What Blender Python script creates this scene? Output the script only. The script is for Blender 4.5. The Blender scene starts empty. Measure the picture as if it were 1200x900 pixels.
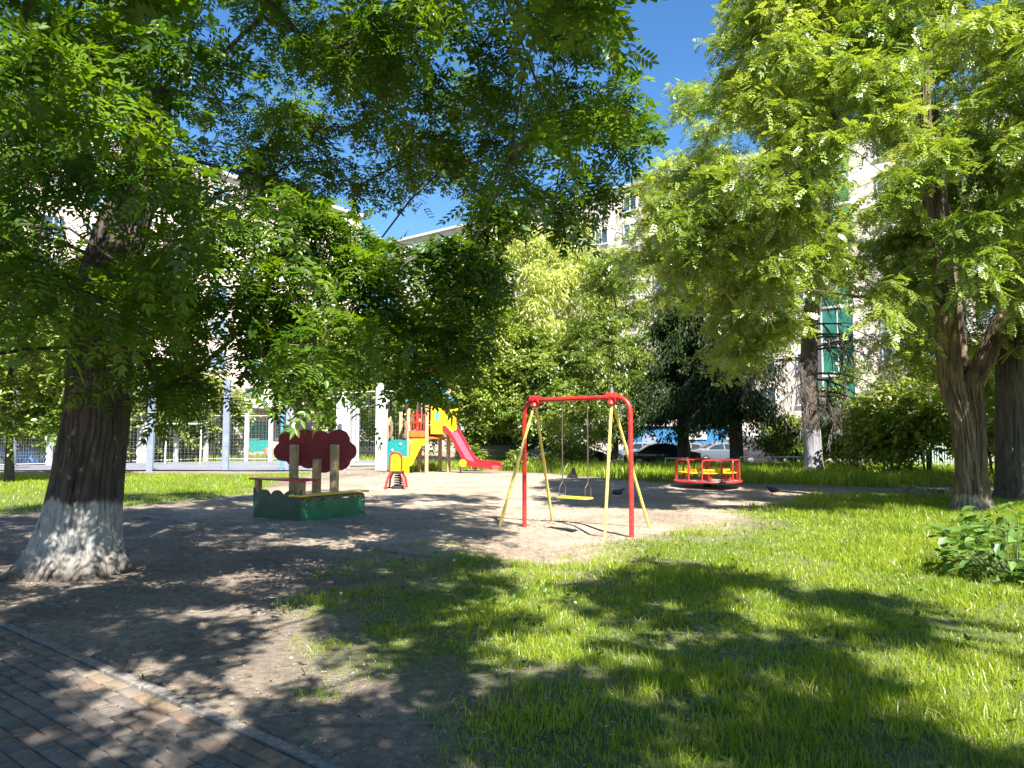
import bpy, bmesh, math, random
import numpy as np
from mathutils import Vector, Matrix

random.seed(7)
RNG = np.random.default_rng(11)
scn = bpy.context.scene
COL = scn.collection
R = math.radians

# ------------------------------------------------------------------ camera
CAM_Z, FPX, PITCH = 1.55, 857.0, R(4.07)
cam_d = bpy.data.cameras.new('camera')
cam_d.sensor_width = 36
cam_d.lens = FPX / 1200 * 36
cam_d.clip_start, cam_d.clip_end = 0.05, 3000
cam = bpy.data.objects.new('camera', cam_d)
cam.location = (0, 0, CAM_Z)
cam.rotation_euler = (R(90) + PITCH, 0, 0)
COL.objects.link(cam)
scn.camera = cam

# ------------------------------------------------------------------ light
SUN = Vector((.25, -.62, .75)).normalized()          # from the scene to the sun
EL = math.asin(SUN.z)
AZ = math.atan2(SUN.x, SUN.y)
w = bpy.data.worlds.new('World')
scn.world = w
w.use_nodes = True
nt = w.node_tree
nt.nodes.clear()
sky = nt.nodes.new('ShaderNodeTexSky')
sky.sky_type = 'NISHITA'
sky.sun_disc = False
sky.sun_elevation = EL
sky.sun_rotation = AZ
sky.air_density, sky.dust_density, sky.ozone_density = 1.0, 0.2, 4.0
bg = nt.nodes.new('ShaderNodeBackground')
bg.inputs[1].default_value = 0.06
wo = nt.nodes.new('ShaderNodeOutputWorld')
hs = nt.nodes.new('ShaderNodeHueSaturation')
hs.inputs['Saturation'].default_value = 1.2
nt.links.new(sky.outputs[0], hs.inputs['Color'])
nt.links.new(hs.outputs[0], bg.inputs[0])
nt.links.new(bg.outputs[0], wo.inputs[0])
sd = bpy.data.lights.new('sun', 'SUN')
sd.energy, sd.angle, sd.color = 5.0, R(0.55), (1.0, .945, .86)
so = bpy.data.objects.new('sun', sd)
so.rotation_euler = SUN.to_track_quat('Z', 'Y').to_euler()
COL.objects.link(so)
scn.view_settings.view_transform = 'Standard'
scn.view_settings.look = 'None'
scn.view_settings.exposure = 1.98
scn.view_settings.gamma = 1
scn.render.engine = 'CYCLES'
scn.cycles.use_denoising = True
scn.cycles.max_bounces = 8
scn.cycles.transmission_bounces = 6
scn.cycles.sample_clamp_indirect = 6

# ------------------------------------------------------------------ survey helpers (pixel of the photo -> place on the ground)
def ray(px, py):
    a, b = (px - 600) / FPX, (450 - py) / FPX
    c, s = math.cos(PITCH), math.sin(PITCH)
    return (a, c - b * s, s + b * c)
def proj(p):
    p = np.asarray(p, float).reshape(-1, 3)
    c, s = math.cos(PITCH), math.sin(PITCH)
    z = p[:, 2] - CAM_Z
    dep = p[:, 1] * c + z * s
    up = -p[:, 1] * s + z * c
    d = np.where(np.abs(dep) < 1e-3, 1e-3, dep)
    return np.stack([600 + FPX * p[:, 0] / d, 450 - FPX * up / d, dep], 1)
def sstep(a, b, x):
    t = np.clip((x - a) / (b - a), 0, 1)
    return t * t * (3 - 2 * t)
_T = RNG.random((64, 64))
def vn(x, y, s, seed=0):
    x = np.asarray(x, float) / s + seed * 17.3
    y = np.asarray(y, float) / s + seed * 9.1
    xi, yi = np.floor(x).astype(int), np.floor(y).astype(int)
    fx, fy = x - xi, y - yi
    fx, fy = fx * fx * (3 - 2 * fx), fy * fy * (3 - 2 * fy)
    g = lambda i, j: _T[(xi + i) % 64, (yi + j) % 64]
    return (g(0, 0) * (1 - fx) + g(1, 0) * fx) * (1 - fy) + (g(0, 1) * (1 - fx) + g(1, 1) * fx) * fy
def gz(x, y):
    x = np.asarray(x, float); y = np.asarray(y, float)
    return (-.28 * sstep(31, 44, y) + .05 * (vn(x, y, 2.3) - .5) + .02 * (vn(x, y, .55, 2) - .5)
            - .07 * np.exp(-(((x - 1.03) / .55) ** 2 + ((y - 12.1) / .5) ** 2)) + .10 * sstep(17, 25, y) * (1 - sstep(27, 34, y)) * np.exp(-((x + .5) / 5) ** 2))
def G(px, py):
    z = 0.0
    for _ in range(4):
        d = ray(px, py)
        t = (z - CAM_Z) / d[2]
        x, y = d[0] * t, d[1] * t
        z = float(gz(x, y))
    return Vector((x, y, z))
def P(px, py, Y):
    d = ray(px, py)
    t = Y / d[1]
    return Vector((d[0] * t, Y, CAM_Z + d[2] * t))
def inpoly(poly, x, y):
    x = np.asarray(x, float); y = np.asarray(y, float)
    r = np.zeros(x.shape, bool)
    n = len(poly)
    for i in range(n):
        x0, y0 = poly[i]; x1, y1 = poly[(i + 1) % n]
        if y0 == y1: continue
        c = ((y0 > y) != (y1 > y)) & (x < (x1 - x0) * (y - y0) / (y1 - y0) + x0)
        r ^= c
    return r
U = Vector((.787, -.617, 0)); V = Vector((.617, .787, 0))   # the yard's own grid: kerbs, swing, houses run along these

# ------------------------------------------------------------------ materials
def nodes(name):
    m = bpy.data.materials.new(name)
    m.use_nodes = True
    return m, m.node_tree, m.node_tree.nodes['Principled BSDF']
def N(t, typ, **kw):
    n = t.nodes.new(typ)
    for k, v in kw.items(): setattr(n, k, v)
    return n
def ramp(t, stops):
    r = N(t, 'ShaderNodeValToRGB')
    e = r.color_ramp.elements
    while len(e) < len(stops): e.new(.5)
    for i, (p, c) in enumerate(stops):
        e[i].position = p
        e[i].color = (*c, 1) if len(c) == 3 else c
    return r
def mixc(t, fac, a, b, mode='MIX'):
    n = N(t, 'ShaderNodeMix', data_type='RGBA', blend_type=mode)
    for s, v in ((0, fac), (6, a), (7, b)):
        if isinstance(v, (int, float)): n.inputs[s].default_value = v
        elif isinstance(v, tuple): n.inputs[s].default_value = (*v, 1)
        else: t.links.new(v, n.inputs[s])
    return n.outputs[2]
def noise(t, scale, detail=4, rough=.55, vec=None, coord='Object', dist=0):
    n = N(t, 'ShaderNodeTexNoise')
    n.inputs['Scale'].default_value = scale
    n.inputs['Detail'].default_value = detail
    n.inputs['Roughness'].default_value = rough
    n.inputs['Distortion'].default_value = dist
    if vec is None:
        tc = N(t, 'ShaderNodeTexCoord')
        vec = tc.outputs[coord]
    t.links.new(vec, n.inputs['Vector'])
    return n.outputs['Fac']
def bump(t, p, h, s, d=.02):
    b = N(t, 'ShaderNodeBump')
    b.inputs['Strength'].default_value = s
    b.inputs['Distance'].default_value = d
    t.links.new(h, b.inputs['Height'])
    t.links.new(b.outputs[0], p.inputs['Normal'])
def paint(name, col, rough=.4, metal=0, var=.25, scale=6, wear=None, wear_amt=.0, bmp=.1):
    m, t, p = nodes(name)
    nz = noise(t, scale, 5)
    dk = tuple(c * (1 - var) for c in col)
    lt = tuple(min(1, c * (1 + var * .5)) for c in col)
    c = ramp(t, [(.3, dk), (.7, lt)])
    t.links.new(nz, c.inputs[0])
    out = c.outputs[0]
    if wear:
        n2 = noise(t, scale * 4, 6, .7)
        k = ramp(t, [(.62 - wear_amt, (0, 0, 0)), (.68 - wear_amt, (1, 1, 1))])
        t.links.new(n2, k.inputs[0])
        out = mixc(t, k.outputs[0], out, wear)
    t.links.new(out, p.inputs['Base Color'])
    p.inputs['Roughness'].default_value = rough
    p.inputs['Metallic'].default_value = metal
    if bmp: bump(t, p, noise(t, scale * 8, 3), bmp, .005)
    return m
def leafmat(name, a, b, trans=.4, tcol=(1.5, 1.45, .5), gloss=.06):
    m, t, p = nodes(name)
    t.nodes.remove(p)
    out = t.nodes['Material Output']
    at = N(t, 'ShaderNodeAttribute', attribute_name='tint')
    c = ramp(t, [(0, a), (1, b)])
    t.links.new(at.outputs['Fac'], c.inputs[0])
    d = N(t, 'ShaderNodeBsdfDiffuse')
    t.links.new(c.outputs[0], d.inputs[0])
    tr = N(t, 'ShaderNodeBsdfTranslucent')
    t.links.new(mixc(t, 1.0, c.outputs[0], tcol, 'MULTIPLY'), tr.inputs[0])
    mx = N(t, 'ShaderNodeMixShader')
    mx.inputs[0].default_value = trans
    t.links.new(d.outputs[0], mx.inputs[1]); t.links.new(tr.outputs[0], mx.inputs[2])
    g = N(t, 'ShaderNodeBsdfGlossy')
    g.inputs['Roughness'].default_value = .38
    m2 = N(t, 'ShaderNodeMixShader')
    m2.inputs[0].default_value = gloss
    t.links.new(mx.outputs[0], m2.inputs[1]); t.links.new(g.outputs[0], m2.inputs[2])
    t.links.new(m2.outputs[0], out.inputs[0])
    return m
def barkmat(name, dark, light, white_h=None, scale=9, wcol=(.36, .35, .325)):
    m, t, p = nodes(name)
    tc = N(t, 'ShaderNodeTexCoord')
    mp = N(t, 'ShaderNodeMapping')
    mp.inputs['Scale'].default_value = (1, 1, .16)
    t.links.new(tc.outputs['Object'], mp.inputs[0])
    n1 = noise(t, scale, 6, .65, mp.outputs[0], dist=.4)
    n2 = noise(t, scale * 4, 4, .6, mp.outputs[0])
    c = ramp(t, [(.35, dark), (.68, light)])
    t.links.new(n1, c.inputs[0])
    col = c.outputs[0]
    if white_h:
        sx = N(t, 'ShaderNodeSeparateXYZ')
        t.links.new(tc.outputs['Object'], sx.inputs[0])
        nn = noise(t, 5, 4, .6, mp.outputs[0])
        a = N(t, 'ShaderNodeMath', operation='MULTIPLY_ADD')
        t.links.new(nn, a.inputs[0]); a.inputs[1].default_value = .42
        t.links.new(sx.outputs[2], a.inputs[2])
        k = ramp(t, [(.5, (1, 1, 1)), (.56, (0, 0, 0))])
        mr = N(t, 'ShaderNodeMapRange')
        mr.inputs[1].default_value = white_h - .5 + .21; mr.inputs[2].default_value = white_h + .5 + .21
        t.links.new(a.outputs[0], mr.inputs[0])
        t.links.new(mr.outputs[0], k.inputs[0])
        wr = ramp(t, [(.26, tuple(q * .55 for q in wcol)), (.48, wcol)])
        t.links.new(n2, wr.inputs[0])
        # flaked away near the soil
        fl = N(t, 'ShaderNodeMapRange')
        fl.inputs[1].default_value = .02; fl.inputs[2].default_value = .38
        t.links.new(sx.outputs[2], fl.inputs[0])
        fm = N(t, 'ShaderNodeMath', operation='MULTIPLY')
        t.links.new(fl.outputs[0], fm.inputs[0]); t.links.new(k.outputs[0], fm.inputs[1])
        n3 = noise(t, 14, 5, .7, mp.outputs[0])
        k3 = ramp(t, [(.34, (.25, .25, .25)), (.48, (1, 1, 1))])
        t.links.new(n3, k3.inputs[0])
        f2 = N(t, 'ShaderNodeMath', operation='MULTIPLY')
        t.links.new(fm.outputs[0], f2.inputs[0]); t.links.new(k3.outputs[0], f2.inputs[1])
        col = mixc(t, f2.outputs[0], col, wr.outputs[0])
    t.links.new(col, p.inputs['Base Color'])
    p.inputs['Roughness'].default_value = .9
    ad = N(t, 'ShaderNodeMath', operation='ADD')
    t.links.new(n1, ad.inputs[0]); t.links.new(n2, ad.inputs[1])
    bump(t, p, ad.outputs[0], .9, .03)
    return m
M = {}
M['red'] = paint('red_paint', (.56, .022, .018), .42, var=.3, wear=(.22, .07, .05), wear_amt=.06)
M['slide_red'] = paint('slide_red', (.62, .02, .03), .3, var=.12)
M['slide_pink'] = paint('slide_bed', (.62, .07, .10), .28, var=.2)
M['yellow'] = paint('yellow_paint', (.72, .5, .05), .42, var=.2, wear=(.45, .36, .2), wear_amt=.02)
M['pale_yellow'] = paint('pale_yellow_paint', (.70, .56, .14), .45, var=.2, wear=(.3, .24, .15), wear_amt=.06)
M['bright_yellow'] = paint('bright_yellow_plastic', (.8, .47, .01), .35, var=.1)
M['orange'] = paint('orange_paint', (.62, .13, .03), .4)
M['green'] = paint('green_panel_paint', (.012, .17, .075), .35, var=.45, scale=5, wear=(.2, .34, .22), wear_amt=-.03)
M['shaded_green'] = paint('shaded_green_panel_paint', (.01, .062, .032), .35, var=.35, scale=5, wear=(.12, .2, .1), wear_amt=-.03)  # sandbox green darkened for the side turned from the sun
M['teal'] = paint('teal_panel_paint', (.015, .22, .21), .4, var=.2)
M['maroon'] = paint('maroon_board', (.20, .006, .014), .5, var=.15)
M['blue'] = paint('blue_panel', (.04, .25, .6), .4, var=.2)
M['wood'] = paint('timber', (.42, .28, .14), .65, var=.35, scale=12)
M['wood_dark'] = paint('weathered_timber', (.17, .12, .08), .75, var=.4, scale=14)
M['white'] = paint('white_metal', (.5, .505, .51), .5, var=.12, scale=3, wear=(.5, .45, .4), wear_amt=-.05)
M['steel'] = paint('grey_steel', (.2, .24, .32), .45, .2, var=.25, scale=3)
M['blue_pole'] = paint('blue_pole_paint', (.04, .28, .72), .4)
M['black'] = paint('black_rubber', (.012, .012, .013), .7)
M['chain'] = paint('rusty_chain', (.11, .08, .065), .55, .5)
M['wire'] = paint('wire_mesh', (.4, .42, .44), .5, .4)
M['kerb'] = paint('old_kerb', (.17, .155, .14), .9, var=.4, scale=6, wear=(.26, .22, .18), wear_amt=.1, bmp=.6)
M['concrete'] = paint('concrete', (.33, .32, .30), .9, var=.3, scale=9, bmp=.5)
M['pale_slab'] = paint('pale_slab', (.5, .48, .45), .9, var=.2, scale=3)
M['asphalt_far'] = paint('asphalt', (.16, .165, .18), .9, var=.25, scale=1.5, bmp=.3)
M['court'] = paint('court_asphalt', (.15, .155, .175), .9, var=.3, scale=.6, bmp=.3)
M['disc'] = paint('worn_metal_floor', (.3, .27, .25), .55, .3, var=.3)
M['pale_green'] = paint('pale_green_rail', (.42, .62, .52), .5)
M['glass'] = paint('window_glass', (.05, .09, .14), .06, 0, var=.4, scale=.7, bmp=0)
M['car_glass'] = paint('car_glass', (.02, .028, .035), .05, bmp=0)
M['tyre'] = paint('tyre', (.015, .015, .016), .8)
M['rim'] = paint('rim', (.4, .4, .42), .3, .8)
M['lamp'] = paint('lamp_lens', (.6, .6, .62), .15)
M['tail'] = paint('tail_lens', (.35, .01, .01), .2)
def carpaint(n, c):
    m, t, p = nodes(n)
    p.inputs['Base Color'].default_value = (*c, 1)
    p.inputs['Roughness'].default_value = .3
    p.inputs['Coat Weight'].default_value = .8
    p.inputs['Coat Roughness'].default_value = .05
    return m
# ------------------------------------------------------------------ mesh helpers
class MB:
    def __init__(s): s.v, s.f = [], []
    def add(s, vs, fs):
        o = len(s.v)
        s.v += [tuple(v) for v in vs]
        s.f += [tuple(i + o for i in f) for f in fs]
        return s
    def box(s, c, d, rz=0, rx=0, ry=0, bev=0):
        bm = bmesh.new()
        bmesh.ops.create_cube(bm, size=1)
        for v in bm.verts: v.co = Vector((v.co.x * d[0], v.co.y * d[1], v.co.z * d[2]))
        if bev: bmesh.ops.bevel(bm, geom=bm.edges[:], offset=bev, segments=2, affect='EDGES', profile=.6)
        mt = Matrix.Translation(c) @ Matrix.Rotation(rz, 4, 'Z') @ Matrix.Rotation(ry, 4, 'Y') @ Matrix.Rotation(rx, 4, 'X')
        bm.transform(mt)
        bm.verts.index_update()
        s.add([v.co[:] for v in bm.verts], [[v.index for v in f.verts] for f in bm.faces])
        bm.free()
        return s
    def tube(s, path, rad, n=8, cap=True):
        pts = [Vector(p) for p in path]
        if isinstance(rad, (int, float)): rad = [rad] * len(pts)
        o = len(s.v)
        up = None
        for i, p in enumerate(pts):
            d = (pts[min(i + 1, len(pts) - 1)] - pts[max(i - 1, 0)])
            d = d.normalized() if d.length > 1e-9 else Vector((0, 0, 1))
            if up is None:
                up = d.orthogonal().normalized()
            else:
                up = up - d * up.dot(d)
                up = up.normalized() if up.length > 1e-6 else d.orthogonal().normalized()
            q = d.cross(up)
            for k in range(n):
                a = 2 * math.pi * k / n
                s.v.append(tuple(p + (up * math.cos(a) + q * math.sin(a)) * rad[i]))
        for i in range(len(pts) - 1):
            for k in range(n):
                a, b = o + i * n + k, o + i * n + (k + 1) % n
                s.f.append((a, b, b + n, a + n))
        if cap:
            s.f.append(tuple(o + k for k in reversed(range(n))))
            s.f.append(tuple(o + (len(pts) - 1) * n + k for k in range(n)))
        return s
    def prism(s, poly, org, ax, ay, th):
        """outline poly in the plane (ax, ay) at org, thickness th along ax x ay"""
        ax, ay, org = Vector(ax), Vector(ay), Vector(org)
        nn = ax.cross(ay).normalized() * th
        n = len(poly)
        a = [org + ax * x + ay * y for x, y in poly]
        vs = [tuple(p) for p in a] + [tuple(p + nn) for p in a]
        fs = [tuple(reversed(range(n))), tuple(range(n, 2 * n))]
        fs += [(i, (i + 1) % n, n + (i + 1) % n, n + i) for i in range(n)]
        return s.add(vs, fs)
    def lathe(s, prof, c, n=24, sx=1, sy=1):
        o = len(s.v)
        for r, z in prof:
            for k in range(n):
                a = 2 * math.pi * k / n
                s.v.append((c[0] + r * sx * math.cos(a), c[1] + r * sy * math.sin(a), c[2] + z))
        for i in range(len(prof) - 1):
            for k in range(n):
                a, b = o + i * n + k, o + i * n + (k + 1) % n
                s.f.append((a, b, b + n, a + n))
        s.f.append(tuple(o + k for k in reversed(range(n))))
        s.f.append(tuple(o + (len(prof) - 1) * n + k for k in range(n)))
        return s
    def ball(s, c, r, seg=10):
        c = Vector(c); r = Vector(r) if not isinstance(r, (int, float)) else Vector((r, r, r))
        prof = []
        bm = bmesh.new()
        bmesh.ops.create_uvsphere(bm, u_segments=seg, v_segments=max(4, seg // 2 + 1), radius=1)
        bm.verts.index_update()
        s.add([(c.x + v.co.x * r.x, c.y + v.co.y * r.y, c.z + v.co.z * r.z) for v in bm.verts], [[v.index for v in f.verts] for f in bm.faces])
        bm.free()
        return s
    def build(s, name, mat, parent=None, smooth=True, angle=35):
        me = bpy.data.meshes.new(name)
        me.from_pydata(s.v, [], s.f)
        me.update()
        if smooth:
            me.polygons.foreach_set('use_smooth', [True] * len(me.polygons))
            try: me.set_sharp_from_angle(angle=R(angle))
            except Exception: pass
        me.materials.append(M[mat] if isinstance(mat, str) else mat)
        o = bpy.data.objects.new(name, me)
        COL.objects.link(o)
        if parent: o.parent = parent
        return o
def quads_obj(name, verts, quads, mat, parent=None, tint=None, smooth=False, attrs=None):
    me = bpy.data.meshes.new(name)
    nv, nf = len(verts), len(quads)
    me.vertices.add(nv)
    me.vertices.foreach_set('co', np.ascontiguousarray(verts, dtype=np.float32).ravel())
    me.loops.add(nf * 4)
    me.loops.foreach_set('vertex_index', np.ascontiguousarray(quads, dtype=np.int32).ravel())
    me.polygons.add(nf)
    me.polygons.foreach_set('loop_start', np.arange(0, nf * 4, 4, dtype=np.int32))
    me.update(calc_edges=True)
    if smooth: me.polygons.foreach_set('use_smooth', np.ones(nf, bool))
    at = dict(attrs or {})
    if tint is not None: at['tint'] = tint
    for k, a in at.items():
        q = me.attributes.new(k, 'FLOAT', 'POINT')
        q.data.foreach_set('value', np.ascontiguousarray(a, dtype=np.float32))
    me.materials.append(M[mat] if isinstance(mat, str) else mat)
    o = bpy.data.objects.new(name, me)
    COL.objects.link(o)
    if parent: o.parent = parent
    return o
def tag(o, label=None, cat=None, group=None, kind=None):
    if label: o['label'] = label
    if cat: o['category'] = cat
    if group: o['group'] = group
    if kind: o['kind'] = kind
    return o
def thing(name, label, cat, loc=(0, 0, 0), rz=0, group=None):
    o = bpy.data.objects.new(name, None)
    o.empty_display_size = .2
    COL.objects.link(o)
    o.location = loc
    o.rotation_euler = (0, 0, rz)
    return tag(o, label, cat, group)
def copy_tree(o, parent=None):
    c = o.copy()
    COL.objects.link(c)
    c.parent = parent
    for ch in list(o.children): copy_tree(ch, c)
    return c

# ================================================================== SETTING: ground
def GP(pts): return [tuple(G(*p)[:2]) for p in pts]
LAWN = [tuple(q) for q in GP([(470, 899), (545, 840), (500, 775), (410, 770), (355, 700), (385, 660), (470, 648), (560, 660), (640, 672), (740, 655), (800, 634), (880, 610), (930, 590), (1000, 580)])] + [(12, 19.5), (30, 17), (30, -4), (1.5, -4), (-.6, 3.2)]
LAWN = [tuple(q) for q in LAWN]
FAR_STRIP = GP([(485, 554), (560, 549), (640, 555), (700, 560), (790, 566), (870, 566), (960, 569), (1060, 571)]) + [(34, 24), (46, 36), (20, 43), (-6, 43)]
COURT_STRIP = GP([(-60, 556), (150, 556), (335, 556), (380, 552), (300, 572), (290, 580), (160, 594), (20, 602), (-60, 606)])
BACK_STRIP = [(-70, 32.5), (-18, 53.4), (-10, 53.4), (-10, 66), (-20, 66), (-80, 60)]
SANDY = GP([(160, 600), (330, 575), (440, 556), (500, 552), (640, 556), (800, 568), (1010, 574), (900, 592), (880, 612), (740, 660), (640, 676), (560, 664), (450, 652)])
def soft(poly, x, y, w=.35, n=.5, s=.9):
    """fraction of jittered samples inside a polygon: a ragged edge"""
    acc = np.zeros(x.shape)
    wx, wy = (vn(x, y, s, 3) - .5) * n * 2, (vn(x, y, s, 5) - .5) * n * 2
    for k in range(8):
        a = k * math.pi / 4
        acc += inpoly(poly, x + wx + w * math.cos(a), y + wy + w * math.sin(a))
    return acc / 8
def axis(lo, f0, f1, hi, step, g=1.13):
    c = list(np.arange(f0, f1, step))
    a, d = f0, step
    left = []
    while a > lo: d *= g; a -= d; left.append(a)
    a, d = f1, step
    right = []
    while a < hi: right.append(a); d *= g; a += d
    return np.array(left[::-1] + c + right + [hi])
xs, ys = axis(-700, -13, 13, 700, .09), axis(-120, 2.5, 22, 900, .09)
gx, gy = np.meshgrid(xs, ys)
gx, gy = gx.ravel(), gy.ravel()
lawn_m = soft(LAWN, gx, gy, .5, .8)
far_m = soft(FAR_STRIP, gx, gy, .3, .3)
crt_m = soft(COURT_STRIP, gx, gy, .3, .3)
bck_m = np.maximum(soft(BACK_STRIP, gx, gy, .5, .5), (np.hypot(gx, gy - 20) > 60) * .8)
sand_m = soft(SANDY, gx, gy, .5, .7, 1.6)
# thin patches in the turf
bare = (1 - .7 * sstep(0, 3, gx)) * sstep(.55, .75, vn(gx, gy, 1.1, 7) * .6 + vn(gx, gy, .35, 8) * .4)
left_thin = 1 - sstep(-2.4, -.4, gx - (gy - 4) * .02)
grass_m = np.clip(np.maximum.reduce([lawn_m * (1 - .6 * bare) * (1 - .55 * left_thin), far_m, crt_m, bck_m]), 0, 1)
pits = np.zeros_like(gx)
nx, ny = len(xs), len(ys)
ii = np.arange(nx * ny).reshape(ny, nx)
qd = np.stack([ii[:-1, :-1], ii[:-1, 1:], ii[1:, 1:], ii[1:, :-1]], -1).reshape(-1, 4)
zz = gz(gx, gy) + .018 * (vn(gx, gy, .45, 14) - .5) * (gy < 25) + .012 * (vn(gx, gy, .22, 4) - .5) * (gy < 25)
def path_side(x, y):          # signed distance from the kerb of the brick path, positive on the path
    kx, ky = -.69, 3.48
    return -((x - kx) * V.x + (y - ky) * V.y)
zz = zz - .07 * sstep(-.02, .12, path_side(gx, gy)) * (path_side(gx, gy) < 3.3)
m, t, p = nodes('bare_ground')
tc = N(t, 'ShaderNodeTexCoord').outputs['Object']
ag = N(t, 'ShaderNodeAttribute', attribute_name='grass').outputs['Fac']
asn = N(t, 'ShaderNodeAttribute', attribute_name='sand').outputs['Fac']
n1 = noise(t, .9, 6, .6, tc); n2 = noise(t, 14, 6, .65, tc); n3 = noise(t, 90, 3, .7, tc)
dirt = ramp(t, [(.3, (.17, .14, .11)), (.7, (.34, .275, .21))]); t.links.new(n1, dirt.inputs[0])
sand = ramp(t, [(.3, (.36, .285, .21)), (.7, (.49, .40, .30))]); t.links.new(n1, sand.inputs[0])
turf = ramp(t, [(.3, (.06, .085, .016)), (.7, (.14, .18, .035))]); t.links.new(n2, turf.inputs[0])
c = mixc(t, asn, dirt.outputs[0], sand.outputs[0])
fine = ramp(t, [(.3, (.52, .52, .52)), (.62, (1.14, 1.13, 1.12))]); t.links.new(n2, fine.inputs[0])
c = mixc(t, 1.0, c, fine.outputs[0], 'MULTIPLY')
grit = ramp(t, [(.32, (.62, .62, .62)), (.5, (1, 1, 1)), (.72, (1.3, 1.28, 1.25))]); t.links.new(n3, grit.inputs[0])
c = mixc(t, .8, c, grit.outputs[0], 'MULTIPLY')
n4 = noise(t, .55, 8, .7, tc, dist=.6)
dmp = ramp(t, [(.36, (.68, .66, .64)), (.56, (1, 1, 1)), (.72, (1.14, 1.13, 1.1))]); t.links.new(n4, dmp.inputs[0])
c = mixc(t, 1.0, c, dmp.outputs[0], 'MULTIPLY')
n5 = noise(t, 4.5, 7, .75, tc, dist=1.2)
scf = ramp(t, [(.38, (.72, .71, .7)), (.52, (1, 1, 1))]); t.links.new(n5, scf.inputs[0])
c = mixc(t, .8, c, scf.outputs[0], 'MULTIPLY')
c = mixc(t, ag, c, turf.outputs[0])
t.links.new(c, p.inputs['Base Color'])
p.inputs['Roughness'].default_value = .95
ad = N(t, 'ShaderNodeMath', operation='MULTIPLY_ADD'); t.links.new(n3, ad.inputs[0]); ad.inputs[1].default_value = .4; t.links.new(n2, ad.inputs[2])
bump(t, p, ad.outputs[0], 1.0, .05)
M['ground'] = m
ground = quads_obj('ground', np.stack([gx, gy, zz], 1), qd, 'ground', smooth=True, attrs={'grass': grass_m, 'sand': sand_m})
tag(ground, 'bare sandy earth of the yard with worn turf', 'ground', kind='structure')

# brick path bottom left: pavers laid along U
pv_mat, t, p = nodes('concrete_pavers')
tc = N(t, 'ShaderNodeTexCoord').outputs['Object']
at = N(t, 'ShaderNodeAttribute', attribute_name='tint').outputs['Fac']
cr = ramp(t, [(0, (.082, .07, .064)), (.45, (.14, .116, .098)), (.6, (.155, .105, .078)), (1, (.20, .15, .085))])
t.links.new(at, cr.inputs[0])
nn = noise(t, 40, 5, .7, tc)
r2 = ramp(t, [(.3, (.65, .65, .65)), (.7, (1.2, 1.2, 1.2))]); t.links.new(nn, r2.inputs[0])
nb = noise(t, 2.2, 5, .7, tc)
r3 = ramp(t, [(.45, (0, 0, 0)), (.7, (.75, .75, .75))]); t.links.new(nb, r3.inputs[0])
cc = mixc(t, 1.0, cr.outputs[0], r2.outputs[0], 'MULTIPLY')
t.links.new(mixc(t, r3.outputs[0], cc, (.19, .165, .137)), p.inputs['Base Color'])
p.inputs['Roughness'].default_value = .85
bump(t, p, nn, .5, .01)
bv, bq, bt = [], [], []
def paver(s0, s1, w0, w1, tint):
    g = .004
    o = len(bv)
    z1 = .0 + random.uniform(-.003, .003)
    for (ds, dw, z) in ((0, 0, -.07), (0, 0, z1 - .006), (.007, .007, z1)):
        for (a, b) in ((s0 + g + ds, w0 + g + dw), (s1 - g - ds, w0 + g + dw), (s1 - g - ds, w1 - g - dw), (s0 + g + ds, w1 - g - dw)):
            q = Vector((-.69, 3.48, 0)) + U * a - V * b
            bv.append((q.x, q.y, z)); bt.append(tint)
    for l in range(2):
        for k in range(4):
            bq.append((o + l * 4 + k, o + l * 4 + (k + 1) % 4, o + l * 4 + 4 + (k + 1) % 4, o + l * 4 + 4 + k))
    bq.append((o + 8, o + 9, o + 10, o + 11))
BW, BL = .105, .21
for r_ in range(0, 28):
    w0 = .09 + r_ * BW
    s = -9 + (BL / 2 if r_ % 2 else 0)
    while s < 7:
        tn = random.choice([.05, .2, .35, .42, .15, .3]) if r_ else random.choice([.85, .7, .5, .9, .6])
        if r_ and random.random() < .10: tn = .6
        paver(s, s + BL, w0, w0 + BW, tn)
        s += BL
bp = quads_obj('brick_path', np.array(bv), np.array(bq)[:, ::-1], pv_mat, tint=np.array(bt))
tag(bp, 'grey and ochre concrete paver path', 'path', kind='structure')
# flush concrete kerb along the path and a second edging strip across the yard
def kerb(p0, p1, w, z, h, label):
    mb = MB()
    p0, p1 = Vector(p0), Vector(p1)
    L = (p1 - p0).length; d = (p1 - p0) / L
    n = max(1, int(L / 1.0))
    for i in range(n):
        c = p0 + d * (L * (i + .5) / n)
        mb.box((c.x, c.y, z - h / 2 + random.uniform(-.006, .006)), (L / n - .012, w, h), math.atan2(d.y, d.x) + random.uniform(-.006, .006), bev=.008)
    o = mb.build('kerb', 'kerb')
    return tag(o, label, 'kerb', kind='structure')
k0 = Vector((-.69, 3.48, 0)) - V * .035
kerb(k0 - U * 9, k0 + U * 6, .075, .003, .2, 'flush concrete kerb beside the paver path')
ke = Vector((-6.86, 14.0, 0))
kerb(ke, ke + U * 7.4, .07, .03, .2, 'sunken edging strip across the sand')
kerb(ke, ke - V * 1.3 + U * .2, .07, .03, .2, 'short sunken edging strip by the trunk')
kerb((-40, 32.9, 0), (-9.2, 32.4, 0), .12, -.01, .3, 'kerb at the front of the sports court')
kerb((-9.5, 30.5, 0), (-4.2, 30.2, 0), .14, .06, .3, 'kerb in front of the play tower')

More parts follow.
